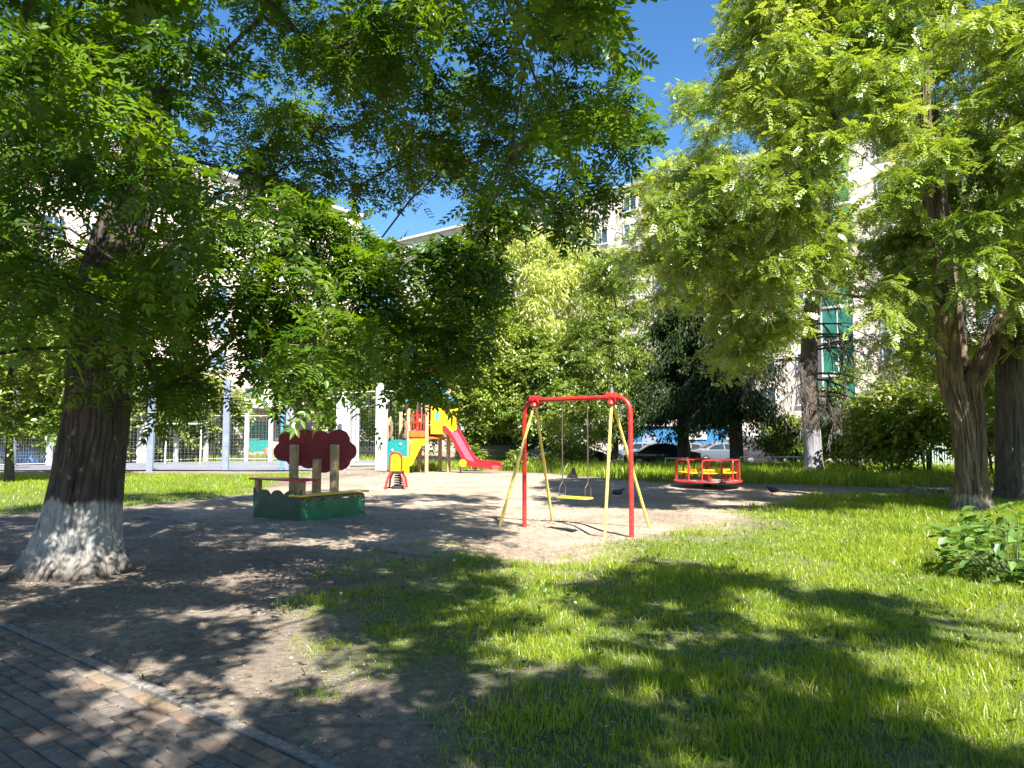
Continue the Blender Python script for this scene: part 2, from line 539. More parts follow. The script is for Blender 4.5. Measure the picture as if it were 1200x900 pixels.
def sheet(name, poly, dz, mat, label, cat):
    bm = bmesh.new()
    vs = [bm.verts.new((x, y, 0)) for x, y in poly]
    bm.faces.new(vs)
    bmesh.ops.triangulate(bm, faces=bm.faces[:])
    for _ in range(4): bmesh.ops.subdivide_edges(bm, edges=[e for e in bm.edges if e.calc_length() > 3], cuts=1)
    bmesh.ops.triangulate(bm, faces=bm.faces[:])
    for v in bm.verts: v.co.z = float(gz(v.co.x, v.co.y)) + dz
    if sum(f.normal.z for f in bm.faces) < 0: bmesh.ops.reverse_faces(bm, faces=bm.faces[:])
    me = bpy.data.meshes.new(name); bm.to_mesh(me); bm.free()
    me.materials.append(M[mat])
    o = bpy.data.objects.new(name, me); COL.objects.link(o)
    return tag(o, label, cat, kind='structure')
sheet('sports_court', [(-60, 33.2), (-8.8, 32.9), (-11.5, 53), (-18, 53), (-60, 36)], .05, 'court', 'grey asphalt sports court', 'court')
sheet('car_park', [(-12, 44.5), (22, 44.5), (46, 38), (90, 38), (90, 52), (20, 56), (-12, 62)], .05, 'asphalt_far', 'grey asphalt car park', 'car park')
sheet('pavement', [(13.2, 32.8), (30, 27.5), (34, 34), (16, 39)], .06, 'pale_slab', 'pale pavement behind the shrubs', 'pavement')

# ================================================================== leaves
def lf(shape, base, d, L, W, zc=0.0, fold=.12):
    """one leaflet in the xy plane"""
    d = np.array(d, float); d /= np.linalg.norm(d); s = np.array([-d[1], d[0]])
    b = np.array(base, float)
    pt = lambda a, c, z: (*(b + d * a * L + s * c * W), z + zc)
    if shape == 'hex':
        v = [pt(0, 0, 0), pt(.33, .5, fold * W), pt(.68, .4, fold * W), pt(1, 0, -.06 * L), pt(.68, -.4, fold * W), pt(.33, -.5, fold * W)]
        return v, [(0, 1, 2, 3), (0, 3, 4, 5)]
    v = [pt(0, 0, 0), pt(.45, .5, fold * W), pt(1, 0, -.04 * L), pt(.45, -.5, fold * W)]
    return v, [(0, 1, 2, 3)]
def compound(pairs, shape, L, W, ang, term=True, curl=.18):
    vs, qs = [], []
    sp = [(.22 + .74 * i / max(1, pairs - 1)) for i in range(pairs)]
    items = [((0, y), (sg * math.sin(ang), math.cos(ang)), y) for y in sp for sg in (-1, 1)]
    if term: items.append(((0, 1.0), (0, 1), 1.0))
    for b, d, y in items:
        v, q = lf(shape, b, d, L * (1 - .25 * abs(y - .55)), W, -curl * y * y)
        o = len(vs); vs += v; qs += [tuple(i + o for i in k) for k in q]
    return np.array(vs), np.array(qs)
T_ASH = [compound(4, 'hex', .40, .15, 1.0), compound(3, 'hex', .46, .18, .95), compound(5, 'hex', .36, .125, 1.05), compound(4, 'hex', .36, .15, .8, curl=.35)]
T_ASH_LO = compound(4, 'rh', .45, .22, 1.0)
T_LOC = [compound(5, 'rh', .30, .17, 1.15), compound(4, 'rh', .36, .2, 1.0, curl=.3), compound(6, 'rh', .24, .14, 1.2)]
T_WIL = tuple(map(np.array, lf('rh', (0, 0), (0, 1), 1, .34)))
T_OVAL = tuple(map(np.array, lf('hex', (0, 0), (0, 1), 1, .62)))
T_RH = tuple(map(np.array, lf('rh', (0, 0), (0, 1), 1, .7)))
def norm(a): return a / np.maximum(np.linalg.norm(a, axis=1, keepdims=True), 1e-9)
def leaf_obj(name, T, pos, dr, up, sc, tint, mat, parent, origin=(0, 0, 0)):
    y = norm(dr); x = norm(np.cross(y, up)); z = np.cross(x, y)
    Rm = np.stack([x, y, z], 2)                       # columns
    kinds = T if isinstance(T, list) else [T]
    pick = RNG.integers(0, len(kinds), len(pos))
    VV, QQ, TT, off = [], [], [], 0
    for ki, (tv, tq) in enumerate(kinds):
        i = pick == ki
        if not i.any(): continue
        bend = RNG.normal(0, .22, i.sum())            # every leaf curls and twists a little differently
        tw_ = np.repeat(tv[None], i.sum(), 0)
        tw_[:, :, 2] += bend[:, None] * tw_[:, :, 1] ** 2 + RNG.normal(0, .12, i.sum())[:, None] * tw_[:, :, 0] * tw_[:, :, 1]
        tw_[:, :, 0] += RNG.normal(0, .12, i.sum())[:, None] * tw_[:, :, 1] ** 2
        v = np.einsum('nij,nkj->nki', Rm[i], tw_) * sc[i][:, None, None] + (pos[i] - np.array(origin))[:, None, :]
        n, k = int(i.sum()), len(tv)
        VV.append(v.reshape(-1, 3)); QQ.append((tq[None] + (np.arange(n) * k)[:, None, None]).reshape(-1, 4) + off)
        t2 = np.clip(np.repeat(tint[i], k) + np.repeat(RNG.normal(0, .05, n), k), 0, 1); TT.append(t2)
        off += n * k
    return quads_obj(name, np.concatenate(VV), np.concatenate(QQ), mat, parent, tint=np.concatenate(TT))
def rdir(n):
    return norm(RNG.normal(size=(n, 3)))
def sprays(cl, rad, twigs, leaves, L, droop=.25, away=None, flat=.55, hang=0.0, tjit=.24):
    """twigs radiating from every clump, leaves set along each twig"""
    n = len(cl)
    rad = np.broadcast_to(rad, (n,))
    C = np.repeat(cl, twigs, 0); Rr = np.repeat(rad, twigs)
    d = rdir(n * twigs)
    d[:, 2] *= flat
    if away is not None:
        a = norm(C - np.array(away)); a[:, 2] *= .4
        d = norm(d + .55 * a)
    d[:, 2] -= hang
    d = norm(d)
    s0 = C + RNG.normal(size=C.shape) * Rr[:, None] * .22
    ln = Rr * RNG.uniform(.6, 1.15, n * twigs)
    ct = np.repeat(np.clip(RNG.normal(.5, .27, n), 0, 1), twigs)
    t = np.tile(np.linspace(.12, 1, leaves), n * twigs)
    S, D, LN = np.repeat(s0, leaves, 0), np.repeat(d, leaves, 0), np.repeat(ln, leaves)
    pos = S + D * (t * LN)[:, None]
    pos[:, 2] -= droop * LN * t * t
    side = np.cross(D, np.array([0, 0, 1.0])) + 1e-6
    side = norm(side)
    sg = np.tile(np.where(np.arange(leaves) % 2, 1, -1), n * twigs)[:, None]
    ld = norm(D * .55 + side * sg * .8 + RNG.normal(size=pos.shape) * .3 + np.array([0, 0, -.45 - hang]))
    up = norm(np.array([0, 0, 1.0]) + RNG.normal(size=pos.shape) * .38)
    sc = L * RNG.uniform(.7, 1.2, len(pos))
    tint = np.clip(np.repeat(ct, leaves) + RNG.normal(size=len(pos)) * tjit, 0, 1)
    tip = s0 + d * ln[:, None]; tip[:, 2] -= droop * ln
    mid = s0 + d * (ln * .5)[:, None]; mid[:, 2] -= droop * ln * .25
    return pos, ld, up, sc, tint, (C, s0, mid, tip)
def clumps(n, cen, rad, poly=None, mind=.5, shell=.0, zmin=None, ok=None, tries=60):
    out = []
    cen, rad = np.array(cen, float), np.array(rad, float)
    for _ in range(tries):
        d = rdir(600)
        rr = RNG.random(600) ** (1 / 3)
        rr = shell + (1 - shell) * rr
        p = cen + d * rr[:, None] * rad
        if zmin is not None: p = p[p[:, 2] > zmin]
        if ok is not None: p = p[ok(p)]
        if poly is not None and len(p):
            q = proj(p)
            inf = (q[:, 2] > .3) & (q[:, 0] > -30) & (q[:, 0] < 1230) & (q[:, 1] > -40) & (q[:, 1] < 930)
            p = p[~inf | inpoly(poly, q[:, 0], q[:, 1])]
        for k in p:
            if len(out) >= n: break
            if not out or np.min(np.sum((np.array(out) - k) ** 2, 1)) > mind * mind: out.append(k)
        if len(out) >= n: break
    return np.array(out)
def grow(tr_pts, tr_rad, targets, tip=.010, step=.45, expo=2.4, first=0, sag=.12):
    """limb network: every clump is joined to the nearest limb already there; radii follow the pipe rule"""
    pos = [Vector(p) for p in tr_pts]; par = [i - 1 for i in range(len(pos))]; base = list(tr_rad)
    nt_ = len(pos)
    top = Vector(tr_pts[-1])
    order = sorted(range(len(targets)), key=lambda i: min((Vector(targets[i]) - q).length for q in pos[first:]))
    for i in order:
        tgt = Vector(targets[i])
        best, bc = None, 1e9
        for j in range(first, len(pos)):
            d = tgt - pos[j]
            c = d.length + .9 * max(0, pos[j].z - tgt.z) + (.35 if j >= nt_ else 0)
            if c < bc: best, bc = j, c
        a = pos[best]; d = tgt - a; L = d.length
        n = max(1, int(L / step))
        pv = best
        off = Vector(RNG.normal(size=3)) * L * .07
        for k in range(1, n + 1):
            f = k / n
            q = a.lerp(tgt, f) + off * math.sin(math.pi * f) + Vector((0, 0, 1)) * (math.sin(math.pi * f) * sag * L)
            pos.append(q); par.append(pv); base.append(0); pv = len(pos) - 1
    nn_ = len(pos); acc = [0.0] * nn_; kids = [[] for _ in range(nn_)]
    for i in range(nn_ - 1, -1, -1):
        r = acc[i] ** (1 / expo) if acc[i] else tip
        if i >= nt_: base[i] = r
        if par[i] >= 0:
            if i >= nt_: acc[par[i]] += r ** expo
            kids[par[i]].append(i)
    chains = []
    for i in range(nn_):
        for c in kids[i]:
            if c < nt_: continue
            # start a chain at i unless it is the thickest child continuing
            cont = [k for k in kids[i] if k >= nt_]
            main = max(cont, key=lambda k: base[k])
            if i >= nt_ and c == main: continue
            ch, r = [pos[i]], [min(base[c] * 1.15, base[i])]
            k = c
            while True:
                ch.append(pos[k]); r.append(base[k])
                nx_ = [q for q in kids[k]]
                if not nx_: break
                k = max(nx_, key=lambda q: base[q])
            chains.append((ch, r))
    return chains
def trunk_mesh(mb, pts, rad, n=48, seg=60, furrow=.03, k=20, flare=None, seed=0, roots=6):
    """one trunk with furrowed bark as real relief"""
    pts = [Vector(p) for p in pts]
    zs = np.linspace(0, len(pts) - 1, seg)
    o = len(mb.v)
    for z in zs:
        i = min(int(z), len(pts) - 2); f = z - i
        c = pts[i].lerp(pts[i + 1], f); r = rad[i] * (1 - f) + rad[i + 1] * f
        h = c.z - pts[0].z
        for a in range(n):
            th = 2 * math.pi * a / n
            q = float(vn(th * 3 + math.sin(th) * 2, h * 1.4, 1.0, 11 + seed))
            wv = abs(math.sin(th * k / 2 + 2.2 * float(vn(math.cos(th) * 2, h * 2.2 + math.sin(th) * 2, .8, 12 + seed)) * 2))
            rr = r * (1 + .10 * (q - .5)) - furrow * (1 - wv) * .9
            if flare:
                fl = math.exp(-max(h, 0) / flare[1])
                rr += flare[0] * fl * (.35 + .65 * max(0, math.sin(th * roots / 2 + 1.1 + .8 * math.sin(th + seed))) ** 1.5)
            mb.v.append((c.x + rr * math.cos(th), c.y + rr * math.sin(th), c.z))
    for i in range(seg - 1):
        for a in range(n):
            p_, q_ = o + i * n + a, o + i * n + (a + 1) % n
            mb.f.append((p_, q_, q_ + n, p_ + n))
    mb.f.append(tuple(o + (seg - 1) * n + a for a in range(n)))
def limbs_into(mb, chains, org, nmin=5):
    org = Vector(org)
    for ch, r in chains:
        mx = max(r)
        n = 12 if mx > .12 else 8 if mx > .04 else 5
        mb.tube([p - org for p in ch], r, n, cap=False)
def twigs_into(mb, tw, org, r=.004, keep=1.0):
    C, s0, mid, tip = tw
    org = Vector(org)
    for i in range(len(C)):
        if keep < 1 and random.random() > keep: continue
        mb.tube([Vector(C[i]) - org, Vector(mid[i]) - org, Vector(tip[i]) - org], [r * 1.6, r, r * .5], 3, cap=False)

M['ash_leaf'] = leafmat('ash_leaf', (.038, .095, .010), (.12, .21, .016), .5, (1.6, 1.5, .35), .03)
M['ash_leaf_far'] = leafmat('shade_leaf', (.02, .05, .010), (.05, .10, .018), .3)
M['locust_leaf'] = leafmat('locust_leaf', (.13, .215, .018), (.33, .41, .06), .42, (1.3, 1.25, .45), .10)
M['willow_leaf'] = leafmat('willow_leaf', (.23, .29, .06), (.44, .48, .14), .45)
M['maple_leaf'] = leafmat('maple_leaf', (.11, .18, .022), (.27, .33, .05), .48)
M['mid_leaf'] = leafmat('mid_leaf', (.10, .17, .028), (.26, .32, .07), .48)
M['dark_needle'] = leafmat('dark_needle', (.012, .028, .008), (.035, .06, .016), .12, gloss=.01)
M['shrub_leaf'] = leafmat('shrub_leaf', (.10, .17, .02), (.26, .31, .05), .42)
M['bur_leaf'] = leafmat('burdock_leaf', (.06, .13, .02), (.13, .22, .05), .35, gloss=.03)
M['petal'] = paint('petal', (.5, .46, .36), .8, bmp=0)
M['flower'] = leafmat('locust_flower', (.36, .37, .2), (.5, .5, .32), .3, (1, 1, 1))
M['ash_bark'] = barkmat('ash_bark', (.030, .024, .018), (.115, .09, .07), .80)
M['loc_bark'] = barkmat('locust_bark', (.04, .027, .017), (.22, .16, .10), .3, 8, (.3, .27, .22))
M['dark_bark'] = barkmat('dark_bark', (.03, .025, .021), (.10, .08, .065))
M['tall_bark'] = barkmat('tall_tree_bark', (.045, .038, .033), (.15, .12, .10), 1.75, 8, (.25, .25, .27))
M['twig'] = paint('dry_twig', (.2, .17, .14), .9)

LIT = [GP(q) for q in ([(760, 640), (1000, 650), (1250, 700), (1250, 580), (900, 575), (600, 560), (560, 640)],
        [(70, 815), (150, 775), (290, 780), (280, 810), (120, 850)], [(330, 770), (420, 745), (470, 790), (380, 820)],
        [(410, 840), (520, 815), (520, 860), (400, 890)], [(560, 700), (640, 680), (640, 760), (570, 790)], [(690, 750), (780, 730), (780, 780), (700, 800)], [(820, 690), (930, 680), (900, 730), (800, 730)],
        [(960, 780), (1080, 740), (1080, 800), (960, 840)], [(1080, 830), (1200, 760), (1250, 900), (1100, 900)], [(770, 830), (850, 810), (840, 890), (760, 890)], [(270, 640), (400, 630), (380, 680), (270, 690)])]
def sunlit(p, m=.5):
    gxx, gyy = p[:, 0] - SUN.x / SUN.z * p[:, 2], p[:, 1] - SUN.y / SUN.z * p[:, 2]     # where a clump's shadow falls
    r_ = np.zeros(len(p), bool)
    for q in LIT:
        for dx, dy in ((0, 0), (m, 0), (-m, 0), (0, m), (0, -m)): r_ |= inpoly(q, gxx + dx, gyy + dy)
    for T in RAYS:
        dv = p - T
        t_ = dv @ SV
        r_ |= (t_ > .75) & (np.linalg.norm(dv - t_[:, None] * SV, axis=1) < .62)
    return r_
SV = np.array(SUN)
# leaf sprays that the sun reaches through holes in the crowns above them
RAYS = [np.array(P(*q)) for q in ((120, 60, 4.8), (150, 150, 5.0), (190, 230, 5.2), (60, 330, 4.8), (150, 350, 5.4), (250, 60, 5.6), (372, 470, 5.6), (20, 240, 4.8), (220, 330, 6.3), (560, 200, 8), (690, 150, 8))]
# ---------------------------------------------------------------- big ash on the left
AX = G(88, 668); AX = Vector((-4.98, 8.45, float(gz(-4.98, 8.45))))
ash = thing('ash_tree', 'huge old ash on the left with dark furrowed bark and a whitewashed foot', 'tree', AX)
tp = [(0, 0, -.12), (.0, 0, .0), (.02, 0, .25), (.06, 0, .6), (.11, 0, 1.1), (.16, .02, 1.8), (.19, .05, 2.6), (.2, .1, 3.5), (.45, .2, 4.6), (.6, .3, 5.8)]
tr = [.55, .52, .46, .41, .37, .35, .335, .315, .26, .18]
mb = MB()
trunk_mesh(mb, tp, tr, 150, 190, .038, 34, (.42, .22), 1, 7)
EDGE = [(-40, -60), (670, -60), (700, 60), (722, 120), (716, 180), (680, 215), (640, 240), (600, 215), (560, 215), (535, 195), (440, 195), (415, 240),
        (440, 270), (525, 300), (530, 330), (515, 380), (500, 405), (470, 390), (425, 340), (385, 340), (345, 350), (325, 310), (270, 320), (245, 390), (225, 430), (175, 435), (150, 395), (60, 370), (-40, 370)]
def ok_ash(p):
    q = proj(p)
    low = (q[:, 1] > 230) & (q[:, 2] > 0)
    return ~(low & (p[:, 1] > 9.5)) & (p[:, 1] + .3 * np.abs(p[:, 0]) > 3.6) | (q[:, 2] < 0)
vis = clumps(190, (-2.6, 7.6, 4.7), (6.2, 4.4, 3.0), EDGE, .42, .1, 2.3, lambda p: ok_ash(p) & (proj(p)[:, 1] > -40) & ~sunlit(p))
extra = np.array([tuple(P(*q)) for q in [(370, 255, 7.0), (395, 280, 7.3), (350, 290, 7.0), (320, 350, 7.2), (345, 235, 6.8), (390, 320, 7.4), (530, 285, 7.7), (548, 268, 8.0), (505, 290, 7.7), (565, 300, 8.0), (560, 250, 8.2), (590, 240, 8.3), (170, 330, 6.2), (210, 370, 6.8), (240, 300, 6.4), (290, 330, 7.0), (330, 300, 7.0), (360, 330, 6.8), (265, 270, 6.0), (430, 350, 7.3), (455, 320, 7.2), (490, 385, 7.6), (420, 300, 7.0), (540, 345, 7.8), (515, 330, 7.7), (535, 395, 7.8), (460, 365, 7.5), (292, 410, 7.4), (318, 425, 7.0), (335, 380, 7.2), (372, 440, 5.6), (360, 405, 6.2), (392, 372, 6.5), (300, 372, 7.6), (500, 440, 7.6), (518, 410, 7.6), (548, 300, 7.5),
                                         (470, 415, 7.4), (150, 360, 5.4), (60, 200, 4.6), (120, 120, 4.8), (200, 280, 5.2), (40, 320, 4.6), (225, 440, 7.5), (190, 450, 7.8), (715, 110, 7.6), (735, 165, 7.8), (700, 215, 8.2), (650, 245, 8.4), (60, 60, 4.4), (170, 200, 5.4), (250, 350, 6.5)]])
high = clumps(60, (-3.2, 7.5, 8.0), (6.2, 6.5, 3.6), None, .9, .25, 5.0, lambda p: (proj(p)[:, 1] < -30) & ~((p[:, 0] > 1.2) & (p[:, 1] > 9)) & ~sunlit(p))
allc = np.concatenate([vis, extra, high])
wtp = [Vector(p) + AX for p in tp]
over = clumps(20, (1.2, 7.5, 11.0), (5.0, 4.5, 2.4), None, .95, .1, 8.0, lambda p: (proj(p)[:, 1] < -70) & ~sunlit(p))  # unseen boughs added above the view to dapple the sand
high = np.concatenate([high, over])
allc = np.concatenate([vis, extra, high])
ch = grow(wtp, tr, allc, .008, .5, 2.3, 6)
limbs_into(mb, ch, AX)
near = np.concatenate([vis, extra])
s1 = sprays(near, np.concatenate([RNG.uniform(.42, .66, len(vis)), np.full(len(extra), .36)]), 11, 8, .20, .3, (-4.7, 8.4, 4.5), .6)
twigs_into(mb, s1[5], AX, .0035)
mb.build('trunk', 'ash_bark', ash)
leaf_obj('crown', T_ASH, *s1[:5], 'ash_leaf', ash, AX)
s2 = sprays(high, RNG.uniform(.7, 1.0, len(high)), 12, 8, .28, .25, None, .7)
o = leaf_obj('crown', T_ASH_LO, *s2[:5], 'ash_leaf', ash, AX)

# ---------------------------------------------------------------- unseen tree added behind the camera, boughs shaped to shade the foreground
SX = Vector((4.6, -5.5, 0))
shade = thing('ash_tree', 'unseen ash added behind the viewpoint to shade the front lawn', 'tree', SX)
mb = MB()
tp2 = [(0, 0, -.1), (0, 0, .5), (-.05, .05, 2), (-.1, .1, 3.6), (-.2, .3, 5.2), (-.3, .5, 7)]
tr2 = [.5, .36, .32, .3, .24, .14]
trunk_mesh(mb, tp2, tr2, 40, 50, .03, 20, (.25, .2), 3)
def ok_shade(p):
    q = proj(p)
    vis_ = (q[:, 2] > -.5) & (q[:, 1] > -140)
    return ~vis_ & ~sunlit(p)
DARK = [GP(q) for q in ([(400, 650), (540, 650), (565, 690), (480, 730), (400, 720)], [(460, 740), (570, 720), (560, 790), (680, 800), (790, 830), (760, 899), (520, 899), (545, 820)],
        [(680, 690), (790, 660), (860, 680), (850, 730), (960, 770), (900, 790), (790, 800), (800, 740)], [(850, 675), (980, 690), (1090, 720), (1210, 745), (1210, 795), (1060, 770), (960, 730)],
        [(840, 800), (970, 790), (1000, 830), (1100, 840), (1130, 899), (860, 899)], [(150, 690), (400, 690), (330, 740), (320, 800), (420, 850), (300, 825), (290, 770), (150, 770), (-40, 760), (-40, 700)],
        [(-60, 780), (60, 850), (160, 899), (-60, 899)], [(220, 830), (300, 820), (430, 899), (300, 899)])]
shadow_pts = []
for qi, q in enumerate(DARK):                                   # boughs placed towards the sun so their shade falls on these patches
    xs_, ys_ = [k[0] for k in q], [k[1] for k in q]
    px_, py_ = RNG.uniform(min(xs_), max(xs_), 900), RNG.uniform(min(ys_), max(ys_), 900)
    ins = inpoly(q, px_, py_)
    loc_ = []
    for x, y in zip(px_[ins], py_[ins]):
        if all((x - a) ** 2 + (y - b) ** 2 > .46 ** 2 for a, b in loc_): loc_.append((x, y))
    for x, y in loc_:
        for _ in range(12):
            h = random.uniform(4.6, 8.6)
            c_ = np.array([[x + SUN.x / SUN.z * h, y + SUN.y / SUN.z * h, h]])
            v_ = proj(c_)[0]
            if v_[2] < -.3 or v_[1] < -230:
                if random.random() < (.72 if qi < 5 else .5): shadow_pts.append(c_[0])
                break
sc_ = clumps(45, (2.4, -2.6, 7.0), (6.4, 5.0, 2.8), None, .6, .0, 3.8, ok_shade)
sc_ = np.concatenate([sc_, np.array(shadow_pts)])
print('shade boughs', len(sc_))
ch = grow([Vector(p) + SX for p in tp2], tr2, sc_, .008, .6, 2.3, 3)
limbs_into(mb, ch, SX)
mb.build('trunk', 'ash_bark', shade)
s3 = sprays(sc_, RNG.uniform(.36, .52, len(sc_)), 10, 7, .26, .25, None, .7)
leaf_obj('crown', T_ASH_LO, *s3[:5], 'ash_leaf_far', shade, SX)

# ---------------------------------------------------------------- locust on the right
LX = G(1140, 600)
loc = thing('locust_tree', 'forked locust on the right with sunlit ridged bark and yellow green leaves', 'tree', LX)
mb = MB()
lk = LX.y / FPX
f1 = P(1128, 452, LX.y) - LX
f2 = P(1108, 365, LX.y - .3) - LX; f3 = P(1085, 190, LX.y - .5) - LX
g2 = P(1190, 360, LX.y) - LX; g3 = P(1235, 200, LX.y + .3) - LX
stemL = [(-.12, 0, -.1), (-.10, 0, .3), (-.08, 0, 1.0), (-.14, 0, 1.9), tuple(f1 + Vector((-.25, 0, .1))), tuple(f2), tuple((f2 + f3) / 2 + Vector((.1, 0, 0))), tuple(f3), tuple(f3 + Vector((.2, .2, 2.5)))]
stemR = [(.16, .05, -.1), (.15, .05, .3), (.16, .05, 1.0), (.17, .05, 1.9), tuple(f1 + Vector((.22, .05, 0))), tuple(g2 + Vector((-.15, 0, 0))), tuple((g2 + g3) / 2), tuple(g3), tuple(g3 + Vector((.3, .3, 2.5)))]
stemM = [(.1, .3, -.1), (.1, .3, .6), (.1, .34, 1.6), (.12, .4, 2.6), (.1, .5, 4.0), (.05, .6, 5.6), (.0, .7, 7.4), (0, .7, 9)]
trunk_mesh(mb, stemL, [.31, .25, .21, .22, .24, .22, .17, .13, .07], 70, 130, .055, 17, (.16, .25), 5, 5)
trunk_mesh(mb, stemR, [.31, .24, .2, .2, .22, .21, .16, .12, .07], 70, 130, .055, 17, (.16, .25), 8, 5)
trunk_mesh(mb, stemM, [.26, .23, .22, .2, .19, .17, .12, .06], 50, 80, .03, 15, None, 9)
LPOLY = [(1240, -60), (880, -60), (850, 30), (845, 110), (905, 150), (885, 200), (800, 205), (770, 250), (790, 300), (850, 330), (840, 400), (860, 440), (905, 430), (935, 360), (975, 300), (1000, 350), (1035, 385), (1085, 345), (1130, 330), (1180, 345), (1240, 330)]
LG = [(985, 150), (1040, 130), (1040, 330), (1000, 340), (990, 280)]
def ok_loc(p):
    q = proj(p)
    gap = inpoly(LG, q[:, 0], q[:, 1])
    hit = np.zeros(len(p), bool)
    for T in RAYS2:
        dv = p - T; t_ = dv @ SV
        hit |= (t_ > .5) & (np.linalg.norm(dv - t_[:, None] * SV, axis=1) < .85)
    return ~(gap & (RNG.random(len(p)) < .85)) & ~hit
RAYS2 = [np.array((*G(px, py)[:2], h)) for px, py, h in ((810, 572, .5), (850, 572, .5), (790, 600, 0), (860, 588, 0), (720, 605, 0), (930, 578, 0))]
lc = clumps(330, LX + Vector((-1.7, -.3, 6.8)), (6.3, 3.8, 4.8), LPOLY, .5, .35, 3.2, ok_loc)
W1, W2, W3 = [[Vector(p) + LX for p in s] for s in (stemL, stemR, stemM)]
nodes_ = W1[4:] ; rad_ = [.27, .24, .18, .14, .07]
# grow from the three stems: split the clumps by nearest stem
groups = {0: [], 1: [], 2: []}
for c in lc:
    dmin = [min((Vector(c) - q).length for q in s[4:]) for s in (W1, W2, W3)]
    groups[int(np.argmin(dmin))].append(c)
for gi, (s, r) in enumerate(((W1, [.27, .24, .18, .14, .07]), (W2, [.24, .23, .17, .13, .07]), (W3, [.19, .17, .12, .06]))):
    if groups[gi]: limbs_into(mb, grow(s[4:], r, groups[gi], .008, .5, 2.3, 0, .08), LX)
s4 = sprays(lc, RNG.uniform(.42, .75, len(lc)), 21, 11, .205, .3, LX + Vector((-.5, 0, 6)), .5, .08)
twigs_into(mb, s4[5], LX, .004, .5)
mb.build('trunk', 'loc_bark', loc)
leaf_obj('crown', T_LOC, *s4[:5], 'locust_leaf', loc, LX)
fi = RNG.random(len(s4[0])) < .04
leaf_obj('blossom', T_LOC, s4[0][fi] + np.array([0, -.05, -.02]), norm(s4[1][fi] + np.array([0, 0, -1.2])), s4[2][fi], s4[3][fi] * .36, s4[4][fi], 'flower', loc, LX)

# second dark trunk behind it
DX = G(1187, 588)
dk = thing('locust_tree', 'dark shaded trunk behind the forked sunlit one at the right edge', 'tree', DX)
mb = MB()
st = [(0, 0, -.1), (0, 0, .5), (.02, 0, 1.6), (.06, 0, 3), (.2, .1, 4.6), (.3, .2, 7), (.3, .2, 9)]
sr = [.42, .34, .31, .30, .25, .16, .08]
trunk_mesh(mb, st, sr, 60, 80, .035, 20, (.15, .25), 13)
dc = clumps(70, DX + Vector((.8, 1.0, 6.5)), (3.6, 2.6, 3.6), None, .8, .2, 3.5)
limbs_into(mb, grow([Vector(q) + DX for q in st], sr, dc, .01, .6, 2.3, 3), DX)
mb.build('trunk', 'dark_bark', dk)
s5 = sprays(dc, RNG.uniform(.7, 1.0, len(dc)), 20, 10, .26, .3, None, .5)
leaf_obj('crown', T_LOC, *s5[:5], 'locust_leaf', dk, DX)

# ---------------------------------------------------------------- tall tree with the painted foot, dead lower boughs
TX = G(954, 558)
tall = thing('locust_tree', 'tall straight tree with a painted white foot and bare drooping lower twigs', 'tree', TX)
mb = MB()
st = [(0, 0, -.1), (0, 0, .5), (-.05, 0, 2), (-.1, 0, 4), (.0, 0, 6), (.35, 0, 8), (.7, 0, 10.5), (.9, 0, 13), (1.0, 0, 15)]
sr = [.42, .36, .33, .33, .31, .27, .22, .15, .07]
trunk_mesh(mb, st, sr, 50, 90, .03, 18, (.1, .25), 17)
TPOLY = [(780, 30), (860, -60), (1240, -60), (1240, 300), (1060, 420), (1010, 330), (900, 340), (850, 420), (790, 330), (750, 290), (770, 200), (905, 150), (800, 110)]
tcl = clumps(120, TX + Vector((-1.2, -1.5, 10.5)), (6.5, 4.0, 5.0), TPOLY, .9, .3, 5.2, lambda p: ~(inpoly(LG, *proj(p).T[:2]) & (RNG.random(len(p)) < .9)))
tcl = np.concatenate([tcl, [tuple(P(*q)) for q in ((760, 255, 24), (775, 300, 24), (752, 222, 24.5), (790, 240, 23), (772, 340, 24), (800, 280, 23.5), (745, 300, 25), (790, 200, 23), (830, 150, 23), (850, 100, 23), (815, 120, 24))]])
tw = [Vector(q) + TX for q in st]
limbs_into(mb, grow(tw, sr, tcl, .012, .7, 2.3, 4), TX)
s6 = sprays(tcl, RNG.uniform(.7, 1.05, len(tcl)), 22, 10, .28, .3, None, .5, .05)
twigs_into(mb, s6[5], TX, .006, .4)
def dead(mb, base, d, L, r, depth, grav=.25):
    pts, rr = [Vector(base)], [r]
    d = Vector(d).normalized()
    n = 5
    for i in range(n):
        d = (d + Vector((random.gauss(0, .16), random.gauss(0, .16), random.gauss(0, .13) - grav * .35))).normalized()
        pts.append(pts[-1] + d * L / n); rr.append(r * (1 - .8 * (i + 1) / n))
    mb.tube(pts, rr, 5 if r > .02 else 3, cap=False)
    if depth:
        for i in range(1, n + 1):
            for _ in range(2):
                dd = (d + Vector((random.gauss(0, .6), random.gauss(0, .6), random.gauss(-.25, .45)))).normalized()
                dead(mb, pts[i], dd, L * random.uniform(.35, .6), rr[i] * .6 + .003, depth - 1, grav)
for h, a, L in ((3.1, -10, 2.6), (3.8, 15, 3.2), (4.3, 200, 2.6), (4.6, 160, 2.4), (5.0, -30, 3.0), (3.5, 190, 2.2), (5.6, 5, 2.6), (2.9, 215, 1.8), (6.4, 200, 2.6), (2.7, 20, 2.0), (7.2, -10, 2.6), (4.0, -5, 3.4), (3.3, 30, 3.0), (4.9, 25, 3.2), (5.3, -20, 3.2), (2.5, 5, 2.4), (4.4, 185, 3.0), (6.0, 25, 3.0)):
    dead(mb, (-.08, 0, h), (math.cos(R(a)), -.5 + math.sin(R(a)), .15), L, .05, 2, .5)
mb.build('trunk', 'tall_bark', tall)
leaf_obj('crown', T_LOC, *s6[:5], 'locust_leaf', tall, TX)

